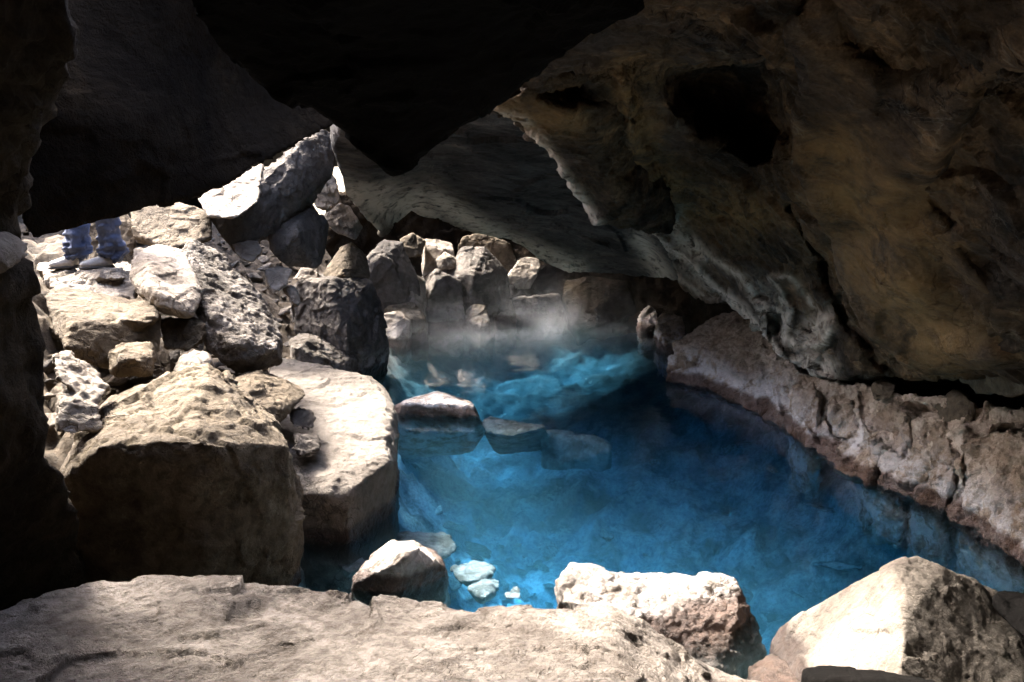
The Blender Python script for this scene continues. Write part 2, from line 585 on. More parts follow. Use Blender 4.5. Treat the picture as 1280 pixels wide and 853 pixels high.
q = np.stack([idx[:-1, :-1], idx[:-1, 1:], idx[1:, 1:], idx[1:, :-1]], -1).reshape(-1, 4)
me = bpy.data.meshes.new('pool_bed')
me.from_pydata(co.tolist(), [], q.tolist())
me.polygons.foreach_set('use_smooth', np.ones(len(me.polygons), bool))
me.materials.append(M['bed'])
bed = bpy.data.objects.new('pool_bed', me)
COL.objects.link(bed)
tag(bed, kind='structure')

# --- water: a closed body, clear, tinted by its own depth
m, nt, N, L = new_mat('clear_blue_water')
out = N.new('ShaderNodeOutputMaterial')
tr = N.new('ShaderNodeBsdfTransparent')
gl = N.new('ShaderNodeBsdfGlossy')
gl.inputs['Roughness'].default_value = 0.008
fr = N.new('ShaderNodeFresnel')
fr.inputs['IOR'].default_value = 1.38
mx = N.new('ShaderNodeMixShader')
geo = N.new('ShaderNodeNewGeometry')
nz = N.new('ShaderNodeTexNoise')
nz.inputs['Scale'].default_value = 2.6
nz.inputs['Detail'].default_value = 3
nz.inputs['Distortion'].default_value = 0.4
mp = N.new('ShaderNodeMapping')
mp.inputs['Scale'].default_value = (1.0, 1.7, 1.0)
L.new(geo.outputs['Position'], mp.inputs[0])
L.new(mp.outputs[0], nz.inputs['Vector'])
bp = N.new('ShaderNodeBump')
bp.inputs['Strength'].default_value = 0.10
bp.inputs['Distance'].default_value = 0.03
L.new(nz.outputs['Fac'], bp.inputs['Height'])
L.new(bp.outputs[0], gl.inputs['Normal'])
L.new(bp.outputs[0], fr.inputs['Normal'])
L.new(fr.outputs[0], mx.inputs[0])
L.new(tr.outputs[0], mx.inputs[1])
L.new(gl.outputs[0], mx.inputs[2])
L.new(mx.outputs[0], out.inputs['Surface'])
va = N.new('ShaderNodeVolumeAbsorption')
va.inputs['Color'].default_value = (0.0, 0.68, 0.95, 1)
va.inputs['Density'].default_value = WATER_ABS
vs_ = N.new('ShaderNodeVolumeScatter')
vs_.inputs['Color'].default_value = (0.35, 0.85, 1.0, 1)
vs_.inputs['Density'].default_value = WATER_SCAT
ad = N.new('ShaderNodeAddShader')
L.new(va.outputs[0], ad.inputs[0])
L.new(vs_.outputs[0], ad.inputs[1])
L.new((ad if WATER_SCAT > 0 else va).outputs[0], out.inputs['Volume'])
bm = bmesh.new()
bmesh.ops.create_cube(bm, size=1)
for v in bm.verts:
    v.co = Vector((-3.0 if v.co.x < 0 else 4.6, 2.6 if v.co.y < 0 else 13.2, -3.2 if v.co.z < 0 else 0.0))
me = bpy.data.meshes.new('water')
bm.to_mesh(me)
bm.free()
me.materials.append(m)
o = bpy.data.objects.new('water', me)
COL.objects.link(o)
tag(o, kind='structure')

# --- roof shell with the collapsed skylight, its unseen outline shaped to steer the light, and the land above it
SKY_HOLE = HOLE
nu, nv = 220, 140
us = np.linspace(0, 2 * math.pi, nu, endpoint=False)
vs2 = np.linspace(-0.5 * math.pi, 0.5 * math.pi, nv)
uu, vv = np.meshgrid(us, vs2)
def sp(a, e):
    return np.sign(a) * np.abs(a) ** e
dx = sp(np.cos(vv), 0.5) * sp(np.cos(uu), 0.6)
dy = sp(np.cos(vv), 0.5) * sp(np.sin(uu), 0.6)
dz = sp(np.sin(vv), 0.6)
sh = np.stack([-0.8 + 6.6 * dx.ravel(), 4.6 + 9.6 * dy.ravel(), 0.4 + 3.0 * dz.ravel()], 1)
sh = sh + (sh - np.array([-0.8, 4.6, 0.4])) * (0.05 * fbm(sh / 1.1, 5, 77, 0.55) + 0.05 * facet(sh / 0.9, 78))[:, None]
idx = np.arange(nu * nv).reshape(nv, nu)
nxt = np.roll(idx, -1, axis=1)
q = np.stack([idx[:-1], nxt[:-1], nxt[1:], idx[1:]], -1).reshape(-1, 4)
cen = sh[q].mean(1)
keep = ~((inside(cen[:, :2], SKY_HOLE)) & (cen[:, 2] > 1.0))
me = bpy.data.meshes.new('cave_roof')
me.from_pydata(sh.tolist(), [], q[keep].tolist())
me.polygons.foreach_set('use_smooth', np.ones(len(me.polygons), bool))
me.materials.append(M['dark'])
o = bpy.data.objects.new('cave_roof', me)
COL.objects.link(o)
md = o.modifiers.new('thickness', 'SOLIDIFY')
md.thickness = 0.35
md.offset = 1.0
tag(o, kind='structure')

# land surface above, open over the collapse, same shaped outline
gs = np.concatenate([-np.geomspace(400, 12, 14), np.arange(-11, 16, 0.5), np.geomspace(17, 400, 14)])
gx, gy = np.meshgrid(gs, gs)
g = np.stack([gx.ravel(), gy.ravel() , np.full(gx.size, 4.1)], 1)
g[:, 2] += 0.25 * fbm(g / 2.0, 4, 8)
k = len(gs)
idx = np.arange(k * k).reshape(k, k)
q = np.stack([idx[:-1, :-1], idx[:-1, 1:], idx[1:, 1:], idx[1:, :-1]], -1).reshape(-1, 4)
cen = g[q].mean(1)
big = [(-1.0 + (x + 1.0) * 1.12, 5.5 + (y - 5.5) * 1.12) for x, y in SKY_HOLE]
keep = ~inside(cen[:, :2], big)
me = bpy.data.meshes.new('ground')
me.from_pydata(g.tolist(), [], q[keep].tolist())
me.materials.append(M['brown'])
o = bpy.data.objects.new('ground', me)
COL.objects.link(o)
tag(o, kind='structure')

# ================================================================== NEAR ROOF BLOCKS
sheet('hanging_slab', [(215, -70, 2.0), (232, 15, 2.15), (265, 56, 2.3), (330, 106, 2.5), (400, 150, 2.65), (442, 182, 2.75),
                  (488, 219, 2.85), (512, 212, 2.85), (560, 174, 2.75), (608, 141, 2.65), (671, 97, 2.5), (747, 45, 2.3), (812, 3, 2.15), (890, -70, 2.0)],
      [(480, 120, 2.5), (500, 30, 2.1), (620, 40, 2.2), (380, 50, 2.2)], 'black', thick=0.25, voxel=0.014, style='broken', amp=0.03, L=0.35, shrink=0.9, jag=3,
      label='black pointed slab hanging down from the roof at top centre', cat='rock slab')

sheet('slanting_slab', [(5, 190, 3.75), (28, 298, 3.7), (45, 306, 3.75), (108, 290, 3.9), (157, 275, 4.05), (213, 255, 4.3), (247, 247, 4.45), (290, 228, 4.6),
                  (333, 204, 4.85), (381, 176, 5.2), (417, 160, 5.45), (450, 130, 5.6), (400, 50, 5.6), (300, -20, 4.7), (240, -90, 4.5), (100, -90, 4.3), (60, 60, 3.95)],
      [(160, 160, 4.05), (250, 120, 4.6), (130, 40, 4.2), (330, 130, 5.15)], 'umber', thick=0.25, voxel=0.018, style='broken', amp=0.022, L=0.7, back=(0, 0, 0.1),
      folds=[([(310, 60), (280, 110), (235, 165), (170, 215), (90, 270)], 5, 0.035), ([(300, 190), (310, 150), (340, 120)], 4, -0.03)],
      label='broad dark slanting slab across the upper left, above the legs', cat='rock slab')

# left wall of the near chamber
sheet('cave_wall', [(-400, -120, 1.3), (60, -120, 2.5), (95, 60, 2.75), (60, 140, 2.9), (48, 185, 2.95), (40, 240, 3.0), (28, 300, 3.0), (0, 320, 2.9), (-400, 420, 1.3)],
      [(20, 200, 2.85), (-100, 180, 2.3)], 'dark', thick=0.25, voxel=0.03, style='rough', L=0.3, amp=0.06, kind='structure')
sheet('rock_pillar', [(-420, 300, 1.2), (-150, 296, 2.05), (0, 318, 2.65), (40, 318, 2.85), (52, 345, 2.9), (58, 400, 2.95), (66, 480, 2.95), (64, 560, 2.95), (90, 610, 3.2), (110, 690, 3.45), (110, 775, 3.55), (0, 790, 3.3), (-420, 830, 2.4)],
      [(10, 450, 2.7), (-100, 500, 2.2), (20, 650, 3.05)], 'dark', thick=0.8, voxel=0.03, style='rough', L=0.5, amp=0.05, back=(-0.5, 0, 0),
      folds=[([(-20, 505), (30, 512), (66, 500)], 4, -0.06)],
      label='dark upright rock pillar at the left edge, beside the boulder pile', cat='rock pillar')
rock('flat_stone', 'thin pale flat stone with a bright rim lying on top of the dark left pillar', 'stone',
     [pts([(-60, 300, 2.3), (-20, 286, 2.6), (10, 289, 2.75), (40, 308, 2.8), (36, 320, 2.7), (-2, 346, 2.5), (-60, 360, 2.2)])], 'pale', voxel=0.012, amp=0.015, L=0.2, thick=0.12)

# ================================================================== FAR VAULT AND RIGHT WALL
Vcp = [(424, 158, 6.6), (416, 185, 7.4), (424, 215, 8.2), (433, 240, 8.8), (450, 268, 9.2), (476, 298, 9.6), (490, 286, 9.7), (515, 267, 10.0), (551, 280, 10.3),
       (597, 295, 10.6), (650, 309, 10.9), (679, 327, 11.0), (709, 340, 11.1), (768, 346, 11.0), (800, 347, 10.8), (838, 350, 10.0), (890, 345, 9.1), (900, 300, 7.9), (850, 200, 6.9),
       (780, 100, 5.9), (664, 84, 5.4), (610, 122, 6.0), (560, 152, 6.7), (492, 190, 7.4)]
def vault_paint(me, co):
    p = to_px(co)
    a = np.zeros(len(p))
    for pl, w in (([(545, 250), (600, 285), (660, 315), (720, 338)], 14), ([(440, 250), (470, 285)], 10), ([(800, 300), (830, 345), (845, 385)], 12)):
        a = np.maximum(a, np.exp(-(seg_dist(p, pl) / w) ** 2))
    a = np.maximum(0.75 * a, 0.8 * np.exp(-(seg_dist(px_warp(co, 10), [(435, 245), (470, 258), (530, 258)]) / 24) ** 2))  # last term paints the bounce-lit sheen by the opening as a pale band
    set_attr(me, 'mineral_and_sheen', a)
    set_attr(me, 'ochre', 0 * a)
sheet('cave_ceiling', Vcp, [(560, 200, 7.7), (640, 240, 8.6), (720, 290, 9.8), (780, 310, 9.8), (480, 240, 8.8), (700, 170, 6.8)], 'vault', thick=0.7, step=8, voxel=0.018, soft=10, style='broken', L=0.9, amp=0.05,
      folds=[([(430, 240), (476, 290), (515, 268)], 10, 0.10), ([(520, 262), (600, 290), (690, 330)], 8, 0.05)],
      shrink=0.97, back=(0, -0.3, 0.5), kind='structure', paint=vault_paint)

ribs = [([(820, 296), (847, 318), (874, 338), (909, 365), (940, 400), (960, 432), (985, 455)], 7, 0.20),
        ([(850, 300), (890, 325), (925, 345), (945, 375), (958, 410), (975, 440)], 5, 0.14),
        ([(832, 315), (850, 350), (880, 372), (912, 372)], 4, 0.09),
        ([(930, 350), (938, 375), (965, 386), (990, 390), (978, 372), (963, 345)], 4, 0.14),
        ([(963, 345), (985, 342), (1005, 368), (1020, 385)], 4, 0.12),
        ([(985, 395), (982, 420), (1000, 432), (1030, 430), (1038, 412)], 6, 0.16),
        ([(975, 445), (1010, 455), (1020, 470), (1035, 480)], 9, 0.12),
        ([(780, 100), (790, 160), (805, 215), (838, 245)], 12, 0.30),
        ([(840, 262), (852, 300)], 8, 0.2),
        ([(660, 90), (780, 60), (900, 45), (980, 40)], 10, 0.05),
        ([(640, 125), (720, 75), (800, 20)], 8, 0.04)]
clefts = [([(990, 255), (1003, 278), (1029, 322), (1045, 370), (1059, 405), (1082, 434), (1126, 470)], 5.5, -0.6), ([(1010, 368), (1022, 394)], 5, -0.2), ([(868, 320), (915, 365), (945, 410)], 3, -0.10),
          ([(890, 285), (905, 270)], 10, -0.15), ([(870, 262), (920, 255), (965, 330)], 5, -0.05), ([(930, 230), (960, 300)], 6, 0.05), ([(1030, 435), (1045, 425)], 7, -0.2)]
wpits = [([(822, 82), (900, 62), (972, 52), (990, 120), (984, 212), (940, 205), (900, 188), (866, 172), (832, 130)], 26, 1.3),
         ([(937, 362), (962, 364), (968, 380), (944, 378)], 6, 0.22), ([(950, 395), (975, 398), (978, 425), (962, 430)], 8, 0.28), ([(1000, 405), (1020, 405), (1022, 420), (1004, 422)], 5, 0.14),
         ([(985, 355), (998, 365), (1004, 380), (986, 376)], 5, 0.12), ([(670, 85), (740, 80), (735, 120), (690, 125)], 14, 0.3)]
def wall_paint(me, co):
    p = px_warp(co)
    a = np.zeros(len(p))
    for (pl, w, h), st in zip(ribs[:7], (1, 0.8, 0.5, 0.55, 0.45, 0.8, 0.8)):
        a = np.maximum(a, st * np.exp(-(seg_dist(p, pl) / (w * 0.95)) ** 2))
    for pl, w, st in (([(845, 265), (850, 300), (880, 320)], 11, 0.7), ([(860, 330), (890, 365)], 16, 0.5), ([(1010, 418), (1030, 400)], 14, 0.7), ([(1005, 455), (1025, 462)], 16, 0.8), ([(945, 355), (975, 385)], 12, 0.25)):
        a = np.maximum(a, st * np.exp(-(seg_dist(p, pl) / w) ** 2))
    set_attr(me, 'mineral_and_sheen', a)
    b = np.zeros(len(p))
    for pl, w in (([(790, 100), (800, 200), (840, 240)], 26), ([(1040, 200), (1090, 320), (1180, 430)], 50), ([(860, 260), (940, 270)], 30), ([(1110, 260), (1160, 290)], 40)):
        b = np.maximum(b, np.exp(-(seg_dist(p, pl) / w) ** 2))
    set_attr(me, 'ochre', 0.9 * b)
sheet('cave_wall', [(604, 126, 5.5), (664, 82, 4.9), (738, 30, 4.1), (800, -15, 3.6), (860, -100, 3.0), (1500, -100, 2.1), (1700, 200, 2.0), (1600, 480, 3.0), (1266, 470, 4.6), (1181, 474, 5.2), (1110, 470, 5.8),
                    (1034, 482, 6.5), (1003, 466, 7.0), (972, 447, 7.5), (940, 410, 8.0), (909, 378, 8.5), (880, 378, 8.9), (850, 352, 9.1), (832, 318, 9.1), (820, 296, 8.8), (760, 240, 7.3), (680, 186, 6.3)],
      [(818, 76, 5.1), (972, 46, 4.0), (1010, 122, 4.4), (1000, 212, 5.0), (940, 207, 5.8), (866, 176, 6.0), (826, 125, 5.6),
       (1009, 276, 5.4), (1100, 200, 4.3), (1200, 100, 3.4), (1200, 300, 4.1), (1100, 350, 5.0), (900, 300, 7.4), (950, 350, 7.2), (1000, 400, 6.7), (930, 250, 6.3), (1020, 330, 6.0), (1400, 300, 3.2)],
      'wall', thick=0.8, step=5, voxel=0.015, soft=8, style='broken', L=0.4, amp=0.065, folds=ribs + clefts, pits=wpits, shrink=0.97, back=(0.6, 0, 0.3), kind='structure', paint=wall_paint)

sheet('cave_wall', [(975, 40, 3.65), (990, 120, 4.05), (980, 212, 4.6), (1008, 268, 4.85), (1034, 312, 5.1), (1050, 362, 5.25), (1066, 400, 5.3), (1090, 430, 5.3), (1134, 466, 5.2), (1185, 474, 4.9), (1268, 466, 4.4),
                    (1600, 480, 2.9), (1700, 200, 1.9), (1500, -100, 2.0), (1050, -100, 3.0)],
      [(1100, 200, 4.0), (1200, 100, 3.2), (1200, 300, 3.85), (1100, 350, 4.75), (1150, 420, 4.85), (1280, 300, 3.4), (1040, 180, 4.4), (1060, 280, 4.75), (1280, 420, 4.0), (1400, 300, 3.0)],
      'wall', thick=0.25, step=9, voxel=0.016, soft=5, style='broken', L=0.6, amp=0.035, pits=[([(1150, 245), (1200, 330), (1300, 450), (1480, 450), (1480, 60), (1230, 90)], 45, 0.9), ([(1000, -60), (1040, 60), (1120, 120), (1230, 80), (1300, -60)], 40, 0.25)], shrink=0.985, back=(0.2, 0, 0.1), kind='structure', paint=wall_paint,
      folds=[([(1147, 255), (1200, 360), (1290, 440)], 30, -0.25), ([(1060, 130), (1010, 210), (1030, 290)], 25, 0.10),
             ([(1050, 405), (1120, 440), (1270, 450)], 14, 0.08), ([(1080, 380), (1190, 410)], 10, -0.05), ([(1260, 430), (1275, 468)], 4, -0.08)])

sheet('hanging_block', [(611, 135, 5.5), (640, 122, 5.2), (672, 104, 5.0), (725, 92, 5.1), (775, 98, 5.4), (784, 150, 5.8), (798, 210, 6.4), (838, 246, 7.0), (842, 292, 7.6), (823, 297, 7.5), (790, 290, 7.1), (759, 284, 6.8), (743, 281, 6.7), (733, 260, 6.75),
                        (716, 238, 6.5), (701, 218, 6.3), (680, 186, 6.0), (645, 160, 5.72)],
      [(690, 150, 5.35), (740, 180, 5.7), (770, 240, 6.25), (800, 265, 6.7)], 'wall', thick=0.7, step=6, voxel=0.013, soft=16, style='block', L=0.4, amp=0.05, shrink=0.9,
      folds=[([(680, 180), (725, 130), (770, 138)], 6, 0.08), ([(745, 282), (823, 297)], 6, 0.05), ([(680, 110), (730, 115)], 16, -0.25)],
      label='dark angular block hanging from the ceiling over the far water', cat='rock block', back=(0.1, 0.2, 0.4),
      paint=lambda me, co: (set_attr(me, 'mineral_and_sheen', 0.6 * np.exp(-(seg_dist(to_px(co), [(611, 135), (650, 150), (680, 186), (701, 218), (733, 260), (745, 280)]) / 9) ** 2)),  # pale stripe painted along the ridge edge that catches the light
                            set_attr(me, 'ochre', 0.7 * np.exp(-(seg_dist(to_px(co), [(620, 130), (660, 150), (720, 150)]) / 20) ** 2))))
# lip under the right wall and the dark recess behind the bank
rock('rock_lip', 'long brown lip of rock jutting out under the right wall above the dark recess', 'rock ledge',
     [pts([(1183, 470, 5.2), (1268, 466, 4.55), (1420, 470, 3.7), (1420, 505, 3.7), (1280, 494, 4.55), (1250, 497, 4.7), (1222, 497, 4.95), (1196, 482, 5.15)])], 'brown', voxel=0.02, style='rough', amp=0.035, L=0.25, thick=0.5)
sheet('cave_wall', [(860, 330, 10.0), (950, 380, 8.8), (1040, 440, 7.6), (1150, 440, 6.6), (1280, 440, 5.9), (1500, 440, 5.0), (1500, 600, 5.0), (1280, 560, 6.0), (1050, 560, 7.6), (860, 440, 9.8)],
      [(1200, 500, 6.3)], 'dark', thick=0.6, voxel=0.035, style='rough', L=0.4, amp=0.08, kind='structure', back=(0.5, 0.2, 0))

# ================================================================== RIGHT BANK
def bankpts(w):                         # waterline points to points just under water
    return [Z(x, y, 0.0) - np.array([0, 0, 0.5]) for x, y in w]
def bank(name, label, outline, inner, **kw):
    return sheet(name, outline, inner, 'bank', label=label, cat='rock', group='crusted rocks along the right bank', **kw)
def wl(px, py, z=0.0):
    p = Z(px, py, z)
    return (px, py, float(p[1]))
bank('bank_boulder', 'rounded pinkish crusted bank boulder at the far right water, beyond the cleft',
     [wl(833, 476), (834, 462, 8.55), (842, 431, 8.7), (869, 409, 8.8), (905, 392, 8.85), (935, 394, 8.5), (967, 428, 7.75), (992, 452, 7.3), (1000, 464, 7.1), (996, 500, 6.98), wl(989, 541), wl(952, 521), wl(891, 492), (891, 530, 8.0), (860, 530, 8.5)][:13],
     [(880, 440, 8.4), (930, 440, 7.85), (960, 480, 7.4), (900, 470, 8.05), (860, 465, 8.38)], thick=0.7, step=5, voxel=0.014, style='block', L=0.4, amp=0.065, soft=1, jag=1.5, shrink=0.9, back=(0.5, 0, -0.25),
     folds=[([(958, 450), (952, 515)], 5, -0.06), ([(842, 450), (880, 430), (920, 470)], 10, 0.04)])
bank('bank_rock', 'long pale bank of broken crusted rock running along the right edge of the water',
     [wl(989, 543), (988, 494, 6.88), (1001, 468, 6.95), (1022, 472, 6.75), (1060, 480, 6.35), (1105, 486, 5.95), (1160, 496, 5.6), (1222, 505, 5.22), (1290, 512, 4.85), (1460, 540, 4.1), (1460, 800, 3.85), wl(1330, 724), wl(1288, 699), wl(1252, 676), wl(1194, 653), wl(1186, 635), wl(1101, 613), wl(1047, 589), wl(1010, 558)],
     [(1020, 520, 6.55), (1055, 530, 6.15), (1100, 560, 5.68), (1160, 580, 5.28), (1220, 590, 4.95), (1280, 620, 4.62), (1180, 530, 5.36), (1280, 560, 4.78), (1360, 640, 4.1)],
     thick=0.8, step=5, voxel=0.012, style='block', L=0.30, amp=0.06, shrink=0.93, back=(0.5, 0, -0.3), soft=1, jag=1.5, warp=9,
     pits=[([(1033, 496), (1062, 494), (1076, 520), (1070, 545), (1036, 548)], 7, 0.22), ([(1120, 500), (1180, 508), (1200, 526), (1150, 528)], 8, 0.2), ([(1235, 535), (1280, 530), (1290, 560), (1240, 565)], 8, 0.16), ([(1172, 556), (1194, 554), (1196, 576), (1176, 580)], 6, 0.12)],
     folds=[([(1068, 490), (1076, 520), (1098, 560)], 6, 0.10), ([(1132, 515), (1134, 572)], 4, -0.16), ([(1204, 530), (1197, 580), (1190, 630)], 8, 0.10), ([(1208, 578), (1213, 602)], 4, -0.14), ([(1096, 588), (1099, 613)], 4, -0.14),
            ([(1240, 600), (1262, 640), (1255, 676)], 6, 0.08), ([(1000, 480), (1012, 540)], 10, 0.07), ([(1110, 600), (1150, 560), (1190, 600)], 5, -0.08), ([(1060, 575), (1085, 555)], 5, -0.08), ([(1290, 530), (1310, 700)], 6, -0.12)])
for i, (pp, lab) in enumerate((([(798, 398, 11.3), (806, 383, 11.5), (820, 386, 11.5), (826, 402, 11.2), (815, 414, 11.0), (800, 412, 11.0)], 'small white crusted stone at the far right waterline, farther of two'),
                    ([(820, 398, 10.4), (838, 394, 10.5), (856, 400, 10.2), (852, 425, 9.8), (838, 440, 9.6), (824, 420, 9.9)], 'white crusted stone at the far right waterline, nearer and larger of two'))):
    rock('crusted_stone', lab, 'stone', [pts(pp)], 'bank', voxel=0.02, style='rough', L=0.15, amp=0.05, thick=0.35, base=-0.4, group='crusted rocks along the right bank')

def bb(label, hull, **kw):
    kw.setdefault('L', 0.25)
    rock('bank_boulder', label, 'rock', [[P(*q) for q in hull]], 'bank', voxel=0.012, style='rough', amp=0.05, chips=24, chip=0.07, thick=0.35, shrink=0.85, group='crusted rocks along the right bank', **kw)
bb('upright pale block at the water just right of the cleft in the right bank', [(990, 500, 6.78), (1003, 470, 6.85), (1028, 474, 6.6), (1038, 500, 6.35), (1034, 545, 6.25), (1016, 566, 6.3), (998, 548, 6.6)], base=-0.5)
bb('rounded darker block set in the right bank beside the upright pale block', [(1036, 498, 6.4), (1060, 492, 6.25), (1078, 512, 6.05), (1072, 545, 5.95), (1044, 550, 6.1)])
bb('wide crusted block in the middle of the right bank reaching the water', [(1078, 520, 6.0), (1098, 500, 5.95), (1134, 512, 5.6), (1140, 560, 5.4), (1128, 616, 5.35), (1092, 606, 5.55), (1080, 570, 5.75)], base=-0.5)
bb('crusted block with a cracked face right of the widest block of the bank', [(1142, 530, 5.55), (1176, 522, 5.4), (1200, 545, 5.15), (1196, 600, 4.98), (1188, 642, 4.95), (1150, 628, 5.2)], base=-0.5)
bb('largest block of the right bank, cut by the right edge of the photo', [(1205, 560, 5.05), (1250, 540, 4.8), (1330, 560, 4.35), (1340, 720, 3.95), (1280, 700, 4.35), (1205, 660, 4.82), (1260, 620, 4.55)], base=-0.5)
for lab, hull in (('small brown stone in the dark recess above the right bank, left one of two', [(1086, 486, 6.0), (1102, 474, 6.0), (1122, 484, 5.85), (1116, 502, 5.75), (1092, 502, 5.85)]),
                  ('larger brown stone in the dark recess above the right bank, right one of two', [(1166, 504, 5.55), (1190, 486, 5.5), (1222, 500, 5.25), (1220, 530, 5.15), (1178, 530, 5.35)]),
                  ):
    rock('stone', lab, 'stone', [pts(hull)], 'brown', voxel=0.011, L=0.15, amp=0.02, thick=0.2, chips=18, chip=0.07, group='small stones in the recess over the right bank')

# ================================================================== FOREGROUND
sheet('foreground_slab', [(-250, 830, 2.1), (-100, 790, 2.4), (0, 762, 2.68), (60, 740, 2.86), (130, 723, 3.02), (220, 718, 3.06), (300, 722, 3.08), (370, 730, 3.07), (420, 741, 3.02), (520, 753, 2.97), (600, 763, 2.92), (690, 759, 2.9), (765, 760, 2.88), (800, 771, 2.95),
                  (850, 806, 3.0), (900, 836, 3.05), (965, 862, 3.05), (1010, 980, 2.5), (1010, 1120, 2.1), (-250, 1120, 1.6)],
      [(250, 790, 2.62), (500, 815, 2.5), (700, 800, 2.6), (400, 900, 2.15), (100, 850, 2.3), (740, 790, 2.68), (775, 785, 2.7), (800, 830, 2.52), (820, 870, 2.35), (860, 860, 2.6), (840, 820, 2.75)], 'slab', thick=0.5, step=7, voxel=0.009, soft=3, style='broken', L=0.5, amp=0.032, shrink=0.98, back=(0, -0.1, -0.5),
      folds=[([(30, 800), (150, 770), (270, 745), (330, 738)], 14, 0.03), ([(60, 850), (200, 800), (330, 765), (420, 760)], 9, -0.03), ([(230, 853), (330, 830), (400, 800), (415, 785)], 10, -0.035), ([(415, 742), (430, 748)], 5, -0.05),
             ([(330, 790), (400, 815), (430, 853)], 8, 0.03), ([(775, 768), (790, 800), (830, 853)], 7, -0.04), ([(700, 765), (740, 800), (760, 853)], 9, 0.025), ([(800, 790), (850, 830)], 9, -0.05), ([(560, 800), (640, 780), (720, 830)], 14, -0.02)],
      label='wide pale grey slab with a rippled top filling the bottom left foreground', cat='rock slab')
rock('boulder', 'small pyramid shaped stone half sunk in the water beyond the foreground slab', 'boulder',
     [[Z(437, 734, 0.02), Z(452, 712, 0.1), Z(485, 687, 0.2), Z(521, 687, 0.2), Z(559, 706, 0.08), Z(563, 722, -0.05), Z(552, 756, -0.25), Z(480, 760, -0.25), Z(500, 700, 0.19)]], 'pale', voxel=0.01, amp=0.02, L=0.25, thick=0.25, base=-0.7, chip=0.03, group='boulders in the near water')
rock('boulder', 'white topped pitted boulder in the near water between the two bigger foreground rocks', 'boulder',
     [pts([(697, 724, 3.75), (708, 705, 3.88), (745, 712, 3.9), (775, 735, 3.75), (715, 768, 3.55), (760, 790, 3.5), (720, 850, 3.5)]),
      pts([(735, 716, 3.9), (800, 722, 3.92), (850, 720, 3.92), (910, 718, 3.92), (925, 735, 3.85), (936, 760, 3.78), (955, 790, 3.72), (960, 815, 3.68), (900, 840, 3.45), (780, 850, 3.4), (745, 765, 3.58), (850, 768, 3.62), (920, 775, 3.65)])],
     'pale', voxel=0.01, style='rough', L=0.2, amp=0.025, thick=0.12, base=-0.8, chips=14, chip=0.02, group='boulders in the near water')
rock('boulder', 'large pyramid boulder with a bright left face at the bottom right corner', 'boulder',
     [pts([(1115, 703, 3.33), (1145, 694, 3.38), (1182, 708, 3.35), (1245, 738, 3.45), (1330, 785, 3.45), (1060, 732, 3.42), (1000, 772, 3.5), (968, 790, 3.58), (962, 812, 3.5), (985, 856, 3.25), (1128, 780, 2.98), (1115, 860, 2.75), (1340, 920, 2.95), (1000, 950, 2.9), (1150, 980, 2.5)])],
     'plateau', voxel=0.01, style='block', L=0.4, amp=0.018, thick=0.3, base=-0.6, shrink=0.6, chips=12, chip=0.02, group='boulders in the near water')
rock('dark_stone', 'dark shadowed stone leaning on the big pyramid boulder at the right edge', 'stone',
     [pts([(1231, 745, 2.95), (1262, 742, 2.95), (1330, 760, 2.8), (1330, 830, 2.6), (1280, 803, 2.72), (1250, 775, 2.85)])], 'black', voxel=0.011, amp=0.02, L=0.2, thick=0.15)
rock('dark_stone', 'black flat stone poking in at the bottom edge in front of the big pyramid boulder', 'stone',
     [pts([(1003, 842, 2.6), (1025, 837, 2.62), (1100, 841, 2.55), (1172, 857, 2.4), (1180, 1000, 2.2), (1005, 1000, 2.3), (1012, 850, 2.45), (1100, 852, 2.4)])], 'black', voxel=0.01, amp=0.006, L=0.2, thick=0.03, shrink=1.0, chips=0)
rock('wet_stone', 'low brown wet stone between the foreground slab and the big pyramid boulder', 'stone',
     [[Z(938, 830, -0.02), Z(965, 822, 0.03), Z(995, 830, 0.03), Z(1005, 870, 0.05), Z(945, 900, 0.05)]], 'brown', voxel=0.012, amp=0.02, L=0.2, thick=0.1, base=-0.5)

# ================================================================== LEFT LEDGES
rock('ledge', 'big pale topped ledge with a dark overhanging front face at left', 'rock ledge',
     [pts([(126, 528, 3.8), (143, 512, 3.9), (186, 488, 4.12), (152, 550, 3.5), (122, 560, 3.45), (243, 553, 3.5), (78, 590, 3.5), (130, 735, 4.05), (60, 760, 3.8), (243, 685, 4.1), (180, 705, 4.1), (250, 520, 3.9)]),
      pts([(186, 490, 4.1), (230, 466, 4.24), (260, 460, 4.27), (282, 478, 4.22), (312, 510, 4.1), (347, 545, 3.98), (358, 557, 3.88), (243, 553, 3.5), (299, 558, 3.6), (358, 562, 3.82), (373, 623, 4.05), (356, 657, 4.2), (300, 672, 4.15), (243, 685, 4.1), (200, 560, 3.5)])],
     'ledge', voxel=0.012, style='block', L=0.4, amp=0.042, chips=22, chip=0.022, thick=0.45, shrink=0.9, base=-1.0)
rock('plateau_slab', 'flat pale sunlit slab with a sheer edge above the water', 'rock slab',
     [pts([(335, 446, 6.9), (403, 466, 6.55), (468, 475, 6.35), (494, 493, 6.05), (497, 514, 5.65), (493, 570, 4.95), (495, 604, 5.2), (494, 624, 5.35), (345, 545, 5.1), (440, 520, 5.5)]),
      pts([(345, 540, 5.1), (493, 570, 4.95), (460, 580, 4.8), (434, 609, 4.5), (373, 605, 4.5), (364, 575, 4.75), (440, 650, 5.0), (375, 645, 4.9), (494, 620, 5.35), (420, 560, 4.95)])],
     'plateau', voxel=0.012, style='block', L=0.35, amp=0.02, thick=0.35, shrink=0.85, chips=26, chip=0.03, base=-1.0)

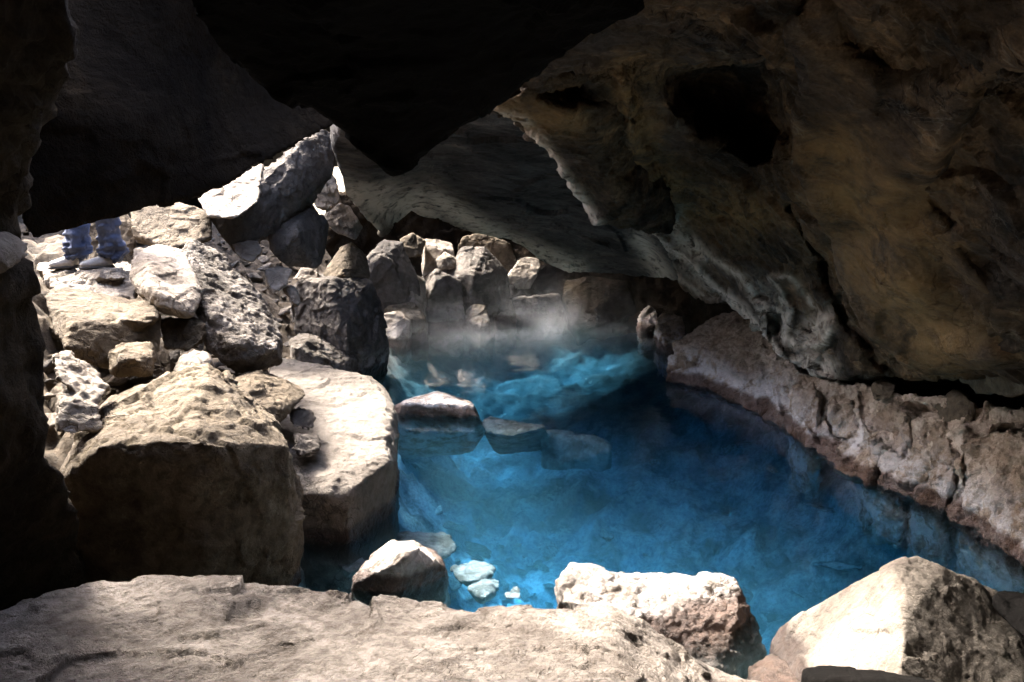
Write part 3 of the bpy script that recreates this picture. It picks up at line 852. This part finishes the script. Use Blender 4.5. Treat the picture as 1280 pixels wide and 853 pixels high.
PILE = 'boulders heaped at the left'
def b(label, hulls, mat='brown', cat='boulder', name='boulder', **kw):
    kw.setdefault('voxel', 0.012)
    kw.setdefault('L', 0.32)
    kw.setdefault('amp', 0.022)
    kw.setdefault('thick', 0.5)
    return rock(name, label, cat, [pts(h) if not isinstance(h[0], np.ndarray) else h for h in hulls], mat, group=kw.pop('group', PILE), **kw)

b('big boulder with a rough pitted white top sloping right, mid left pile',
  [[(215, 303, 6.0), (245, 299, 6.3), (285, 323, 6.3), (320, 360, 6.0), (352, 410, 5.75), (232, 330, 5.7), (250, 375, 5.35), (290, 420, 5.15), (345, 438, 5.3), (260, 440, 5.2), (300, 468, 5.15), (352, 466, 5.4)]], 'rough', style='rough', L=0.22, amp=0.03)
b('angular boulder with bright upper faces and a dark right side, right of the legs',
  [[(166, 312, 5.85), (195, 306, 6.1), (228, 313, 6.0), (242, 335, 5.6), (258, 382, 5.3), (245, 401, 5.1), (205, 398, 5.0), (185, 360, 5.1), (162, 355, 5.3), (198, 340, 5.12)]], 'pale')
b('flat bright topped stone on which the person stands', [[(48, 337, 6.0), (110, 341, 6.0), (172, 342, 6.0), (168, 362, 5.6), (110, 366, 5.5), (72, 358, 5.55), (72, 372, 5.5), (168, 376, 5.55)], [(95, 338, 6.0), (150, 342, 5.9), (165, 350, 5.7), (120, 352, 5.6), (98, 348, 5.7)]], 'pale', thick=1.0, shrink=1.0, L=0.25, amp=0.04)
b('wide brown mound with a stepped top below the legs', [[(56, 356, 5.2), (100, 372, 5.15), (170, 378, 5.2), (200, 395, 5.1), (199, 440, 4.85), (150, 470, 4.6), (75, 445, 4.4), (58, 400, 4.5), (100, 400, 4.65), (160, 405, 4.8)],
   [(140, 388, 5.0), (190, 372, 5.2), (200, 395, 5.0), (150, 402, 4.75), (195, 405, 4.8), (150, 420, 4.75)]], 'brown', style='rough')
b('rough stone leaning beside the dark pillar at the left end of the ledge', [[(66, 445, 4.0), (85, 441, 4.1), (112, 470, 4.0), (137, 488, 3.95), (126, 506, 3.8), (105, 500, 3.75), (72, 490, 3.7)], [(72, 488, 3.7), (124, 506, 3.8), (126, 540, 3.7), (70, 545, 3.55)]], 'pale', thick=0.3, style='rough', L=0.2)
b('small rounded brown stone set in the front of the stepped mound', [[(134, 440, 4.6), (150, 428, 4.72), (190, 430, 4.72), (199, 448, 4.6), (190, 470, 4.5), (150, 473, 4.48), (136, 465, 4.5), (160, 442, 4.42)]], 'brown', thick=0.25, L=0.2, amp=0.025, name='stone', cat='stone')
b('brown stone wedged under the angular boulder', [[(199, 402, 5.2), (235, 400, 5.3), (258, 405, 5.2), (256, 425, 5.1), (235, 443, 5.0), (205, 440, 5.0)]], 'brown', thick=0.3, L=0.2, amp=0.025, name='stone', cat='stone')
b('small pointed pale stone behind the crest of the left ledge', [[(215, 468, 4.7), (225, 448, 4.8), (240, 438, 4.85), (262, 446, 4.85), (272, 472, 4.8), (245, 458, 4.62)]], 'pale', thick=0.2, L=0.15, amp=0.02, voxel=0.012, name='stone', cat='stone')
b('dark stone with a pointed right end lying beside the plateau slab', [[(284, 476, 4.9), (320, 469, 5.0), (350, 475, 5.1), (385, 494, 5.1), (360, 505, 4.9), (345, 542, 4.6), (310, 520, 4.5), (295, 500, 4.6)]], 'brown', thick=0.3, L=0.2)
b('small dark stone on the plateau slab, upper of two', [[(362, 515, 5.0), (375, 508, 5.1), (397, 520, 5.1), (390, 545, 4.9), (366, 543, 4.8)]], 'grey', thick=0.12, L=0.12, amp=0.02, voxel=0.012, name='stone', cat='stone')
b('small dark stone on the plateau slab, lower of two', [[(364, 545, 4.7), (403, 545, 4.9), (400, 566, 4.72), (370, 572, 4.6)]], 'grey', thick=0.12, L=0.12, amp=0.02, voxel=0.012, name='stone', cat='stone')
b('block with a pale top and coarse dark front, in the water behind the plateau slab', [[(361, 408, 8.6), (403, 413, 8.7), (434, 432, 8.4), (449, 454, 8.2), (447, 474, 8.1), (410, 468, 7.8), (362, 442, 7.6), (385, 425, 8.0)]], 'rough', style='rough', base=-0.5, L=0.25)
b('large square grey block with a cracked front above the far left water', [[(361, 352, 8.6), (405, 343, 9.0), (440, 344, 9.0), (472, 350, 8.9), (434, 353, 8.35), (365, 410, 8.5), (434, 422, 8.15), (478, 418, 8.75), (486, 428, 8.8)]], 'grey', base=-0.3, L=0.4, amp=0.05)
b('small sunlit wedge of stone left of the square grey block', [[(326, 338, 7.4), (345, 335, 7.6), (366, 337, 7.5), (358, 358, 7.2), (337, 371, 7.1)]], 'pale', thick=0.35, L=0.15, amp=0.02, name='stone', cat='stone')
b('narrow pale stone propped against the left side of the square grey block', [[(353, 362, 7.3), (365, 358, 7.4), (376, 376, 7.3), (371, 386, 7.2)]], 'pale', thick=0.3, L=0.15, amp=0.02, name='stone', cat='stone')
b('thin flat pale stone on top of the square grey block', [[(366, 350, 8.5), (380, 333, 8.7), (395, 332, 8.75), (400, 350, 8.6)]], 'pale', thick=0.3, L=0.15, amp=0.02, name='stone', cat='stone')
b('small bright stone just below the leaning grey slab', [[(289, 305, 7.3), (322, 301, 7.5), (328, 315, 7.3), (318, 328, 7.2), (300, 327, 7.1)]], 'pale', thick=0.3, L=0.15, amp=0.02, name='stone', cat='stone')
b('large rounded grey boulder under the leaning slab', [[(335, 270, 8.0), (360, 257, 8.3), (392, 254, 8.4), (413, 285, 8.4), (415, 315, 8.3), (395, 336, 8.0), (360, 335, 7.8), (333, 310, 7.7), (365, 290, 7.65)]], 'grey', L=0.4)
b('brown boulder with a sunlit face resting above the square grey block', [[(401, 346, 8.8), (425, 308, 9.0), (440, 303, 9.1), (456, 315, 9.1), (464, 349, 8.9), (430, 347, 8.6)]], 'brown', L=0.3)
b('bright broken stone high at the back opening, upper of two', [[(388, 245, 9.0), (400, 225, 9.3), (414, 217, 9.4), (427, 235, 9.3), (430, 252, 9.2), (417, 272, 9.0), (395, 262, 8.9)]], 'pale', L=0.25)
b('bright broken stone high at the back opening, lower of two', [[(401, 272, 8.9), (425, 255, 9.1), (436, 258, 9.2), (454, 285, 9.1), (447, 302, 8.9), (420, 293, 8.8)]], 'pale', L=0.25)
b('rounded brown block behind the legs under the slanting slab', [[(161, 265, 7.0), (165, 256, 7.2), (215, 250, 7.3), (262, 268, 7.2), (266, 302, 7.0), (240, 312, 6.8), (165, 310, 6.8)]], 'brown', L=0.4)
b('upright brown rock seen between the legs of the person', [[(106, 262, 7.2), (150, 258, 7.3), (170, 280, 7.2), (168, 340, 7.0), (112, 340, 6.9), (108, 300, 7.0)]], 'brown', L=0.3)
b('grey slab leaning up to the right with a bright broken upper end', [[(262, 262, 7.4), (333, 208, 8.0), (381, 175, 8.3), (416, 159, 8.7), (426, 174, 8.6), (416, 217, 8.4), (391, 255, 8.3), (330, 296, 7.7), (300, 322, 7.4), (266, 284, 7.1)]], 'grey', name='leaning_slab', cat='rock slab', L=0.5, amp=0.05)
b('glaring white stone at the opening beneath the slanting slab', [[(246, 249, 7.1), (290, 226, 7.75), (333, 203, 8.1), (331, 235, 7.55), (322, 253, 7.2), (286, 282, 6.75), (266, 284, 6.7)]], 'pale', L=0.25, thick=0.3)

# ================================================================== FAR END
BACK = 'rocks along the far end of the pool'
def k(label, hull, mat='grey', name='boulder', cat='boulder', **kw):
    kw.setdefault('base', -0.5)
    kw.setdefault('chips', 9)
    kw.setdefault('chip', 0.13)
    return b(label, [hull], mat, cat, name, group=BACK, voxel=0.016, **kw)
k('pale block at the far left waterline with its front in the water, nearer of two', [(478, 394, 10.2), (500, 390, 10.3), (514, 398, 10.2), (512, 420, 10.1), (503, 436, 10.0), (482, 434, 10.0)], 'pale', L=0.25)
k('pale topped brown block just behind the nearer far left waterline block', [(479, 382, 10.6), (515, 379, 10.8), (525, 388, 10.7), (537, 405, 10.6), (535, 418, 10.5), (508, 420, 10.4), (508, 395, 10.4)], 'brown', L=0.25)
k('tall grey block veiled by steam at the far left corner', [(458, 322, 10.8), (478, 294, 11.1), (508, 300, 11.2), (524, 332, 11.1), (526, 400, 10.9), (475, 402, 10.6), (460, 360, 10.6), (492, 345, 10.65)], 'grey')
k('broad grey block in steam with a bright upper left corner', [(518, 333, 11.6), (540, 329, 11.8), (575, 338, 11.7), (583, 400, 11.4), (580, 414, 11.3), (524, 410, 11.2), (522, 360, 11.3)], 'grey')
k('dark boulder with a sunlit left edge at the far end', [(554, 334, 11.9), (577, 310, 12.1), (607, 308, 12.2), (634, 338, 12.1), (637, 365, 12.0), (640, 402, 11.9), (586, 404, 11.6), (592, 345, 11.6)], 'grey')
k('leaning stone with a bright flat top in the far right corner', [(634, 345, 12.3), (654, 318, 12.5), (680, 326, 12.5), (668, 345, 12.3), (662, 362, 12.2), (640, 364, 12.2)], 'pale', base=None, L=0.25)
k('small bright stone standing in the water at the far end', [(617, 385, 11.8), (628, 371, 11.9), (640, 376, 11.9), (646, 395, 11.8), (642, 408, 11.7), (620, 406, 11.7)], 'pale', L=0.15, name='stone', cat='stone', thick=0.25)
k('bright block behind the far grey blocks', [(526, 300, 12.4), (545, 294, 12.6), (565, 296, 12.6), (570, 325, 12.4), (545, 330, 12.2), (527, 325, 12.3)], 'pale', L=0.3)
k('brown block beneath the ceiling to the right of the bright far block', [(566, 300, 12.9), (600, 290, 13.1), (640, 305, 13.1), (650, 340, 13.0), (600, 350, 12.8), (565, 335, 12.7)], 'brown')
k('low broken brown stone at the waterline between the far grey blocks', [(575, 398, 11.4), (590, 380, 11.5), (612, 384, 11.5), (618, 404, 11.3), (600, 410, 11.2)], 'brown', L=0.2)
k('slanted grey slab leaning against the tall steam veiled block', [(500, 352, 10.9), (512, 338, 11.1), (532, 352, 11.2), (528, 392, 10.9), (508, 396, 10.8)], 'pale', L=0.25)
k('dark angular boulder at the far waterline below the leaning bright topped stone', [(640, 372, 12.0), (668, 362, 12.2), (700, 370, 12.2), (712, 404, 12.0), (650, 408, 11.8)], 'grey', L=0.3)
k('dark brown boulder in the far right corner under the low ceiling', [(700, 352, 12.4), (740, 346, 12.4), (785, 352, 12.2), (800, 405, 11.9), (720, 408, 11.8)], 'dark', L=0.35)
k('pale brown stone wedged high between the far blocks', [(498, 300, 11.9), (516, 290, 12.1), (532, 302, 12.1), (528, 322, 11.9), (505, 322, 11.8)], 'brown', base=None, L=0.25)
k('small pale stone perched on the broad grey far block', [(545, 326, 11.9), (556, 316, 12.0), (570, 324, 12.0), (566, 338, 11.9), (549, 338, 11.8)], 'pale', base=None, L=0.15, name='stone', cat='stone')
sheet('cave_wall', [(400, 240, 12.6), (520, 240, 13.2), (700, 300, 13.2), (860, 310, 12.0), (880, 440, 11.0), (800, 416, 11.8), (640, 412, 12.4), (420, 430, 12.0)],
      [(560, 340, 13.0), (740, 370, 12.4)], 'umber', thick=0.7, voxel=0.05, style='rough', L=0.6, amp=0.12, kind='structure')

# ================================================================== MID POOL STONES
rock('boulder', 'pale stone breaking the surface beside the sheer edge of the plateau slab', 'boulder',
     [[Z(490, 512, 0.02), Z(505, 503, 0.12), Z(547, 491, 0.17), Z(592, 506, 0.12), Z(600, 522, 0.02), Z(607, 540, -0.2), Z(590, 568, -0.5), Z(495, 575, -0.55), Z(500, 520, -0.02)]], 'bank', voxel=0.014, thick=0.4, L=0.3, amp=0.02, chip=0.02)
def sunk(label, poly, th=0.25, mat='grey', **kw):
    rock('sunken_stone', label, 'stone', [[Z(*p) for p in poly]], mat, voxel=0.014, L=0.25, amp=0.02, thick=0.1, shrink=0.9, group=STONE, **kw)
sunk('sunken slab just right of the pale stone by the plateau edge', [(600, 519, -0.12), (682, 534, -0.12), (640, 545, -0.16), (604, 540, -0.2), (620, 570, -0.6), (690, 560, -0.5)], mat='pale')
sunk('large submerged slab seen greenish through the middle of the pool', [(676, 537, -0.22), (751, 547, -0.24), (771, 562, -0.3), (766, 588, -0.5), (675, 588, -0.55)], mat='pale')
sunk('flat sunken stone behind the small pyramid stone, widest of the shallow ones', [(452, 690, -0.22), (500, 668, -0.22), (560, 668, -0.24), (578, 690, -0.24), (540, 700, -0.2), (480, 702, -0.2), (520, 715, -0.35)], mat='grey')
sunk('grey sunken stone at the foot of the left ledge, in its shadow', [(412, 700, -0.12), (440, 690, -0.12), (462, 705, -0.12), (440, 716, -0.12), (430, 725, -0.25)])
sunk('flat sunken stone right of the small pyramid stone, farther of two', [(560, 712, -0.25), (590, 700, -0.26), (622, 710, -0.26), (612, 724, -0.24), (575, 728, -0.24), (590, 738, -0.4)], mat='grey')
sunk('flat sunken stone right of the small pyramid stone, nearer of two', [(583, 735, -0.25), (612, 722, -0.25), (630, 730, -0.25), (608, 748, -0.23), (600, 755, -0.35)], mat='grey')
sunk('small round sunken stone close behind the foreground slab', [(630, 745, -0.2), (642, 738, -0.2), (655, 742, -0.2), (652, 758, -0.2), (632, 758, -0.2)], mat='grey')

# ================================================================== SMALL STONES IN THE GAPS AND ON THE BED
rs = random.Random(5)
protos = []
for k_ in range(5):
    h = [np.array([rs.gauss(0, 1), rs.gauss(0, 1), rs.gauss(0, 0.7)]) for _ in range(14)]
    h = [x / np.linalg.norm(x) * np.array([1.0, 0.8, 0.6]) * rs.uniform(0.8, 1.1) for x in h]
    v, f = hull_geom(h, 10, 0.05, k_)
    me = remesh(v, f, 0.07)
    co = get_co(me)
    co = co + get_no(me) * relief(co, 'block', 0.7, 0.07, 60 + k_)[:, None]
    me.vertices.foreach_set('co', co.ravel())
    me.polygons.foreach_set('use_smooth', np.ones(len(me.polygons), bool))
    me.update()
    me.name = 'stone'
    protos.append(me)
small_mats = [M['brown'], M['pale'], M['grey']]
for me in protos:
    me.materials.clear()
    me.materials.append(M['brown'])
def scatter(name, label, group, poly, count, rmin, rmax, only, zlim, mats, thin=1.0, lift=0.12):
    bpy.context.view_layer.update()
    dg = bpy.context.evaluated_depsgraph_get()
    xs_ = [p[0] for p in poly]
    ys_ = [p[1] for p in poly]
    n, tries = 0, 0
    placed = []
    while n < count and tries < count * 60:
        tries += 1
        q_ = np.array([[rs.uniform(min(xs_), max(xs_)), rs.uniform(min(ys_), max(ys_))]])
        if not inside(q_, poly)[0]:
            continue
        o_, d_ = Vector(CAM), Vector(ray(*q_[0])).normalized()
        for _ in range(3):
            hit, loc, no_, fi, ob, mt = scene.ray_cast(dg, o_, d_)
            if hit and ob.name == 'water':
                o_ = loc + d_ * 0.01
                continue
            break
        if not hit or ob.name != only or not zlim[0] < loc.z < zlim[1]:
            continue
        r_ = rmin + (rmax - rmin) * rs.random() ** 2
        if any((loc - pl).length < (r_ + pr) * 0.8 for pl, pr in placed):
            continue
        placed.append((loc.copy(), r_))
        o = bpy.data.objects.new(name, rs.choice(protos))
        COL.objects.link(o)
        o.location = loc + Vector((0, 0, r_ * lift))
        o.scale = (r_, r_ * rs.uniform(0.7, 1.0), r_ * rs.uniform(0.6, 1.0) * thin)
        o.rotation_euler = (rs.uniform(-.4, .4), rs.uniform(-.4, .4), rs.uniform(0, 6.28))
        o.material_slots[0].link = 'OBJECT'
        o.material_slots[0].material = rs.choice(mats)
        tag(o, label, 'stone', group)
        n += 1
scatter('stone', 'small angular stone lying in the gaps between the left boulders', 'small stones in the gaps of the left pile',
        [(60, 330), (170, 300), (300, 290), (480, 300), (470, 400), (420, 480), (360, 560), (200, 520), (60, 540)], 60, 0.05, 0.16, 'pool_bed', (0.05, 3), [M['brown'], M['pale'], M['grey']])
scatter('sunken_stone', 'grey flat stone in the shallow water just beyond the foreground slab', 'flat stones in the near shallows',
        [(400, 690), (470, 655), (580, 660), (660, 690), (700, 720), (690, 765), (560, 765), (540, 745), (430, 730)], 26, 0.05, 0.2, 'pool_bed', (-1.6, -0.1), [M['grey'], M['brown'], M['pale']], 0.45, 0.3)
scatter('sunken_stone', 'small stone lying on the pool floor under the blue water', 'small stones on the pool floor',
        [(480, 440), (820, 430), (960, 560), (1230, 700), (1000, 780), (640, 760), (420, 720), (480, 640)], 55, 0.04, 0.26, 'pool_bed', (-3, -0.15), [M['bed'], M['bed'], M['bank']], 0.55, -0.25)

# ================================================================== STEAM over the hot water
m, nt, N, L = new_mat('steam')
out = N.new('ShaderNodeOutputMaterial')
pvv = N.new('ShaderNodeVolumePrincipled')
pvv.inputs['Color'].default_value = (0.93, 0.95, 1.0, 1)
L.new(pvv.outputs[0], out.inputs['Volume'])
geo = N.new('ShaderNodeNewGeometry')
tc = N.new('ShaderNodeTexCoord')
sx = N.new('ShaderNodeSeparateXYZ')
L.new(geo.outputs['Position'], sx.inputs[0])
def mth(op, a, b=None):
    x = N.new('ShaderNodeMath')
    x.operation = op
    for i_, v in ((0, a), (1, b)):
        if v is None:
            continue
        if isinstance(v, (int, float)):
            x.inputs[i_].default_value = v
        else:
            L.new(v, x.inputs[i_])
    return x.outputs[0]
nz = N.new('ShaderNodeTexNoise')
nz.inputs['Scale'].default_value = 1.3
nz.inputs['Detail'].default_value = 4
nz.inputs['Distortion'].default_value = 0.8
L.new(geo.outputs['Position'], nz.inputs['Vector'])
puff = mth('MAXIMUM', mth('SUBTRACT', mth('MULTIPLY', nz.outputs['Fac'], 2.4), 0.95), 0.0)
fall = mth('POWER', 2.718, mth('MULTIPLY', sx.outputs['Z'], -3.2))
gr = N.new('ShaderNodeTexGradient')
gr.gradient_type = 'QUADRATIC_SPHERE'
mpg = N.new('ShaderNodeMapping')
mpg.inputs['Location'].default_value = (-1.0, -1.0, -0.0)
mpg.inputs['Scale'].default_value = (2.0, 2.0, 0.55)
L.new(tc.outputs['Generated'], mpg.inputs[0])
L.new(mpg.outputs[0], gr.inputs[0])
L.new(mth('MULTIPLY', mth('MULTIPLY', mth('MULTIPLY', puff, fall), mth('MULTIPLY', gr.outputs['Fac'], 1.6)), STEAM), pvv.inputs['Density'])
bm = bmesh.new()
bmesh.ops.create_cube(bm, size=1)
for v in bm.verts:
    v.co = Vector((-2.3 if v.co.x < 0 else 2.6, 8.3 if v.co.y < 0 else 13.3, 0.012 if v.co.z < 0 else 1.15))
me = bpy.data.meshes.new('steam')
bm.to_mesh(me)
bm.free()
me.materials.append(m)
o = bpy.data.objects.new('steam', me)
COL.objects.link(o)
tag(o, kind='stuff')

# ================================================================== PERSON (standing at the way in)
def skin(name, nodes, edges, mat, parent=None, sub=2, origin=(0, 0, 0)):
    me = bpy.data.meshes.new(name)
    me.from_pydata([n[:3] for n in nodes], edges, [])
    o = bpy.data.objects.new(name, me)
    COL.objects.link(o)
    o.modifiers.new('skin', 'SKIN')
    for v, n in zip(me.skin_vertices[0].data, nodes):
        v.radius = (n[3], n[4] if len(n) > 4 else n[3])
    me.skin_vertices[0].data[0].use_root = True
    s = o.modifiers.new('sub', 'SUBSURF')
    s.levels = s.render_levels = sub
    bpy.context.view_layer.update()
    me2 = bpy.data.meshes.new_from_object(o.evaluated_get(bpy.context.evaluated_depsgraph_get()))
    bpy.data.objects.remove(o)
    bpy.data.meshes.remove(me)
    me2.name = name
    me2.polygons.foreach_set('use_smooth', np.ones(len(me2.polygons), bool))
    me2.materials.clear()
    me2.materials.append(mat)
    o = bpy.data.objects.new(name, me2)
    COL.objects.link(o)
    if parent:
        o.parent = parent
    return o

jeans = plain_mat('blue_denim', (0.05, 0.065, 0.115), 0.9, 16, 0.45, 0.8)
cloth = plain_mat('grey_jacket', (0.12, 0.12, 0.13), 0.85, 50, 0.3)
skinm = plain_mat('skin', (0.45, 0.28, 0.2), 0.55, 20, 0.1)
shoem = plain_mat('shoe_canvas', (0.36, 0.34, 0.32), 0.8, 60, 0.4)
solem = plain_mat('shoe_sole', (0.06, 0.055, 0.05), 0.8, 40, 0.3)
hairm = plain_mat('hair', (0.03, 0.02, 0.015), 0.6, 90, 0.4)
fa = P(98, 336, 6.02)
fb = P(140, 336, 6.0)
base = (fa + fb) / 2
person = bpy.data.objects.new('person', None)
COL.objects.link(person)
person.location = base
tag(person, 'person in blue jeans and pale shoes standing on the boulders, only the lower legs showing', 'person')
lx, rx = fa[0] - base[0], fb[0] - base[0]
def lean(nodes):
    return [(n[0] - 0.42 * max(0, n[2] - 0.9), n[1] + 0.2 * max(0, n[2] - 0.9), *n[2:]) for n in nodes]
body = skin('body', lean([(0, .02, .95, .15, .11), (0, .02, 1.15, .14, .10), (0, .02, 1.38, .17, .11), (0, .02, 1.50, .06, .06), (0, 0, 1.60, .075, .09), (0, -.01, 1.70, .08, .10),
                     (-.2, .02, 1.42, .06), (-.26, .02, 1.15, .045), (-.24, -.08, .92, .03), (-.235, -.11, .83, .03, .015),
                     (.2, .02, 1.42, .06), (.26, .02, 1.15, .045), (.24, -.08, .92, .03), (.235, -.11, .83, .03, .015),
                     (lx * .6, .01, .85, .08), (lx, 0, .48, .055), (lx, .03, .08, .04), (rx * .6, .01, .85, .08), (rx, -.02, .48, .055), (rx, .03, .08, .04)]),
            [(0, 1), (1, 2), (2, 3), (3, 4), (4, 5), (2, 6), (6, 7), (7, 8), (8, 9), (2, 10), (10, 11), (11, 12), (12, 13), (0, 14), (14, 15), (15, 16), (0, 17), (17, 18), (18, 19)], skinm, person)
skin('jacket', lean([(0, .02, .9, .17, .13), (0, .02, 1.15, .16, .12), (0, .02, 1.38, .19, .13), (0, .02, 1.46, .09, .08), (-.2, .02, 1.42, .075), (-.26, .02, 1.15, .06), (-.24, -.07, .94, .045), (.2, .02, 1.42, .075), (.26, .02, 1.15, .06), (.24, -.07, .94, .045)]),
     [(0, 1), (1, 2), (2, 3), (2, 4), (4, 5), (5, 6), (2, 7), (7, 8), (8, 9)], cloth, person)
skin('trousers', [(0, .02, .95, .165, .13), (lx * .6, .01, .82, .105), (lx, -.005, .48, .085), (lx + .01, .02, .25, .08), (lx, .03, .10, .082), (lx, .02, .045, .086), (rx * .6, .01, .82, .105), (rx, -.025, .48, .085), (rx, .01, .25, .08), (rx - .005, .03, .10, .082), (rx, .02, .045, .086)],
     [(0, 1), (1, 2), (2, 3), (3, 4), (4, 5), (0, 6), (6, 7), (7, 8), (8, 9), (9, 10)], jeans, person, sub=4)
tr_ = [c for c in person.children if c.name.startswith('trousers')][0]
tco, tno = get_co(tr_.data), get_no(tr_.data)
wr = ridged(tco * np.array([7.0, 7.0, 16.0]), 3, 5) * 0.010 + fbm(tco * np.array([12.0, 12.0, 9.0]), 4, 9) * 0.016
wr = wr * (1 + 1.6 * np.exp(-((tco[:, 2] - 0.1) / 0.12) ** 2))
tr_.data.vertices.foreach_set('co', (tco + tno * wr[:, None]).ravel())
tr_.data.update()
skin('hair', lean([(0, .02, 1.66, .085, .10), (0, .0, 1.75, .085, .105), (0, .06, 1.6, .06, .05)]), [(0, 1), (0, 2)], hairm, person)
for x, ang in ((lx, 2.2), (rx, 1.9)):
    dx_, dy_ = math.cos(ang + 1.57), -abs(math.sin(ang - 0.4)) * 0.6
    s = skin('shoe', [(x, .04, .05, .045, .05), (x + dx_ * .07, .04 + dy_ * .07, .05, .046, .045), (x + dx_ * .15, .04 + dy_ * .15, .035, .045, .03), (x + dx_ * .2, .04 + dy_ * .2, .03, .03, .022)], [(0, 1), (1, 2), (2, 3)], shoem, person)
    skin('sole', [(x, .05, .012, .05, .014), (x + dx_ * .1, .04 + dy_ * .1, .012, .05, .014), (x + dx_ * .205, .04 + dy_ * .205, .012, .038, .014)], [(0, 1), (1, 2)], solem, s)

# ================================================================== LIGHT
sv = np.array(SUN_VEC, float)
sv /= np.linalg.norm(sv)
sl = bpy.data.lights.new('sun', 'SUN')
sl.energy = SUN_E
sl.angle = R(SUN_ANGLE)
sl.color = (1.0, 0.95, 0.88)
so = bpy.data.objects.new('sun', sl)
COL.objects.link(so)
so.rotation_euler = Vector(sv).to_track_quat('Z', 'Y').to_euler()
so.location = (0, 0, 30)
w = bpy.data.worlds.new('World')
scene.world = w
w.use_nodes = True
nt = w.node_tree
bg = nt.nodes['Background']
st = nt.nodes.new('ShaderNodeTexSky')
st.sky_type = 'NISHITA'
st.sun_disc = False
st.sun_elevation = math.asin(sv[2])
st.sun_rotation = math.atan2(sv[0], sv[1])
st.air_density = 0.6
st.dust_density = 4.0
st.ozone_density = 0.6
nt.links.new(st.outputs[0], bg.inputs[0])
bg.inputs[1].default_value = SKY
w.cycles.sampling_method = 'AUTOMATIC'

vsn = scene.view_settings
vsn.view_transform = 'Standard'
vsn.look = 'None'
vsn.gamma = 1.0
vsn.exposure = EXPO
vsn.use_curve_mapping = False
scene.cycles.use_denoising = True
scene.cycles.max_bounces = 8
scene.cycles.diffuse_bounces = 5
scene.cycles.glossy_bounces = 3
scene.cycles.transparent_max_bounces = 12
scene.cycles.adaptive_threshold = 0.02
scene.cycles.volume_bounces = 1
scene.cycles.sample_clamp_indirect = 6.0
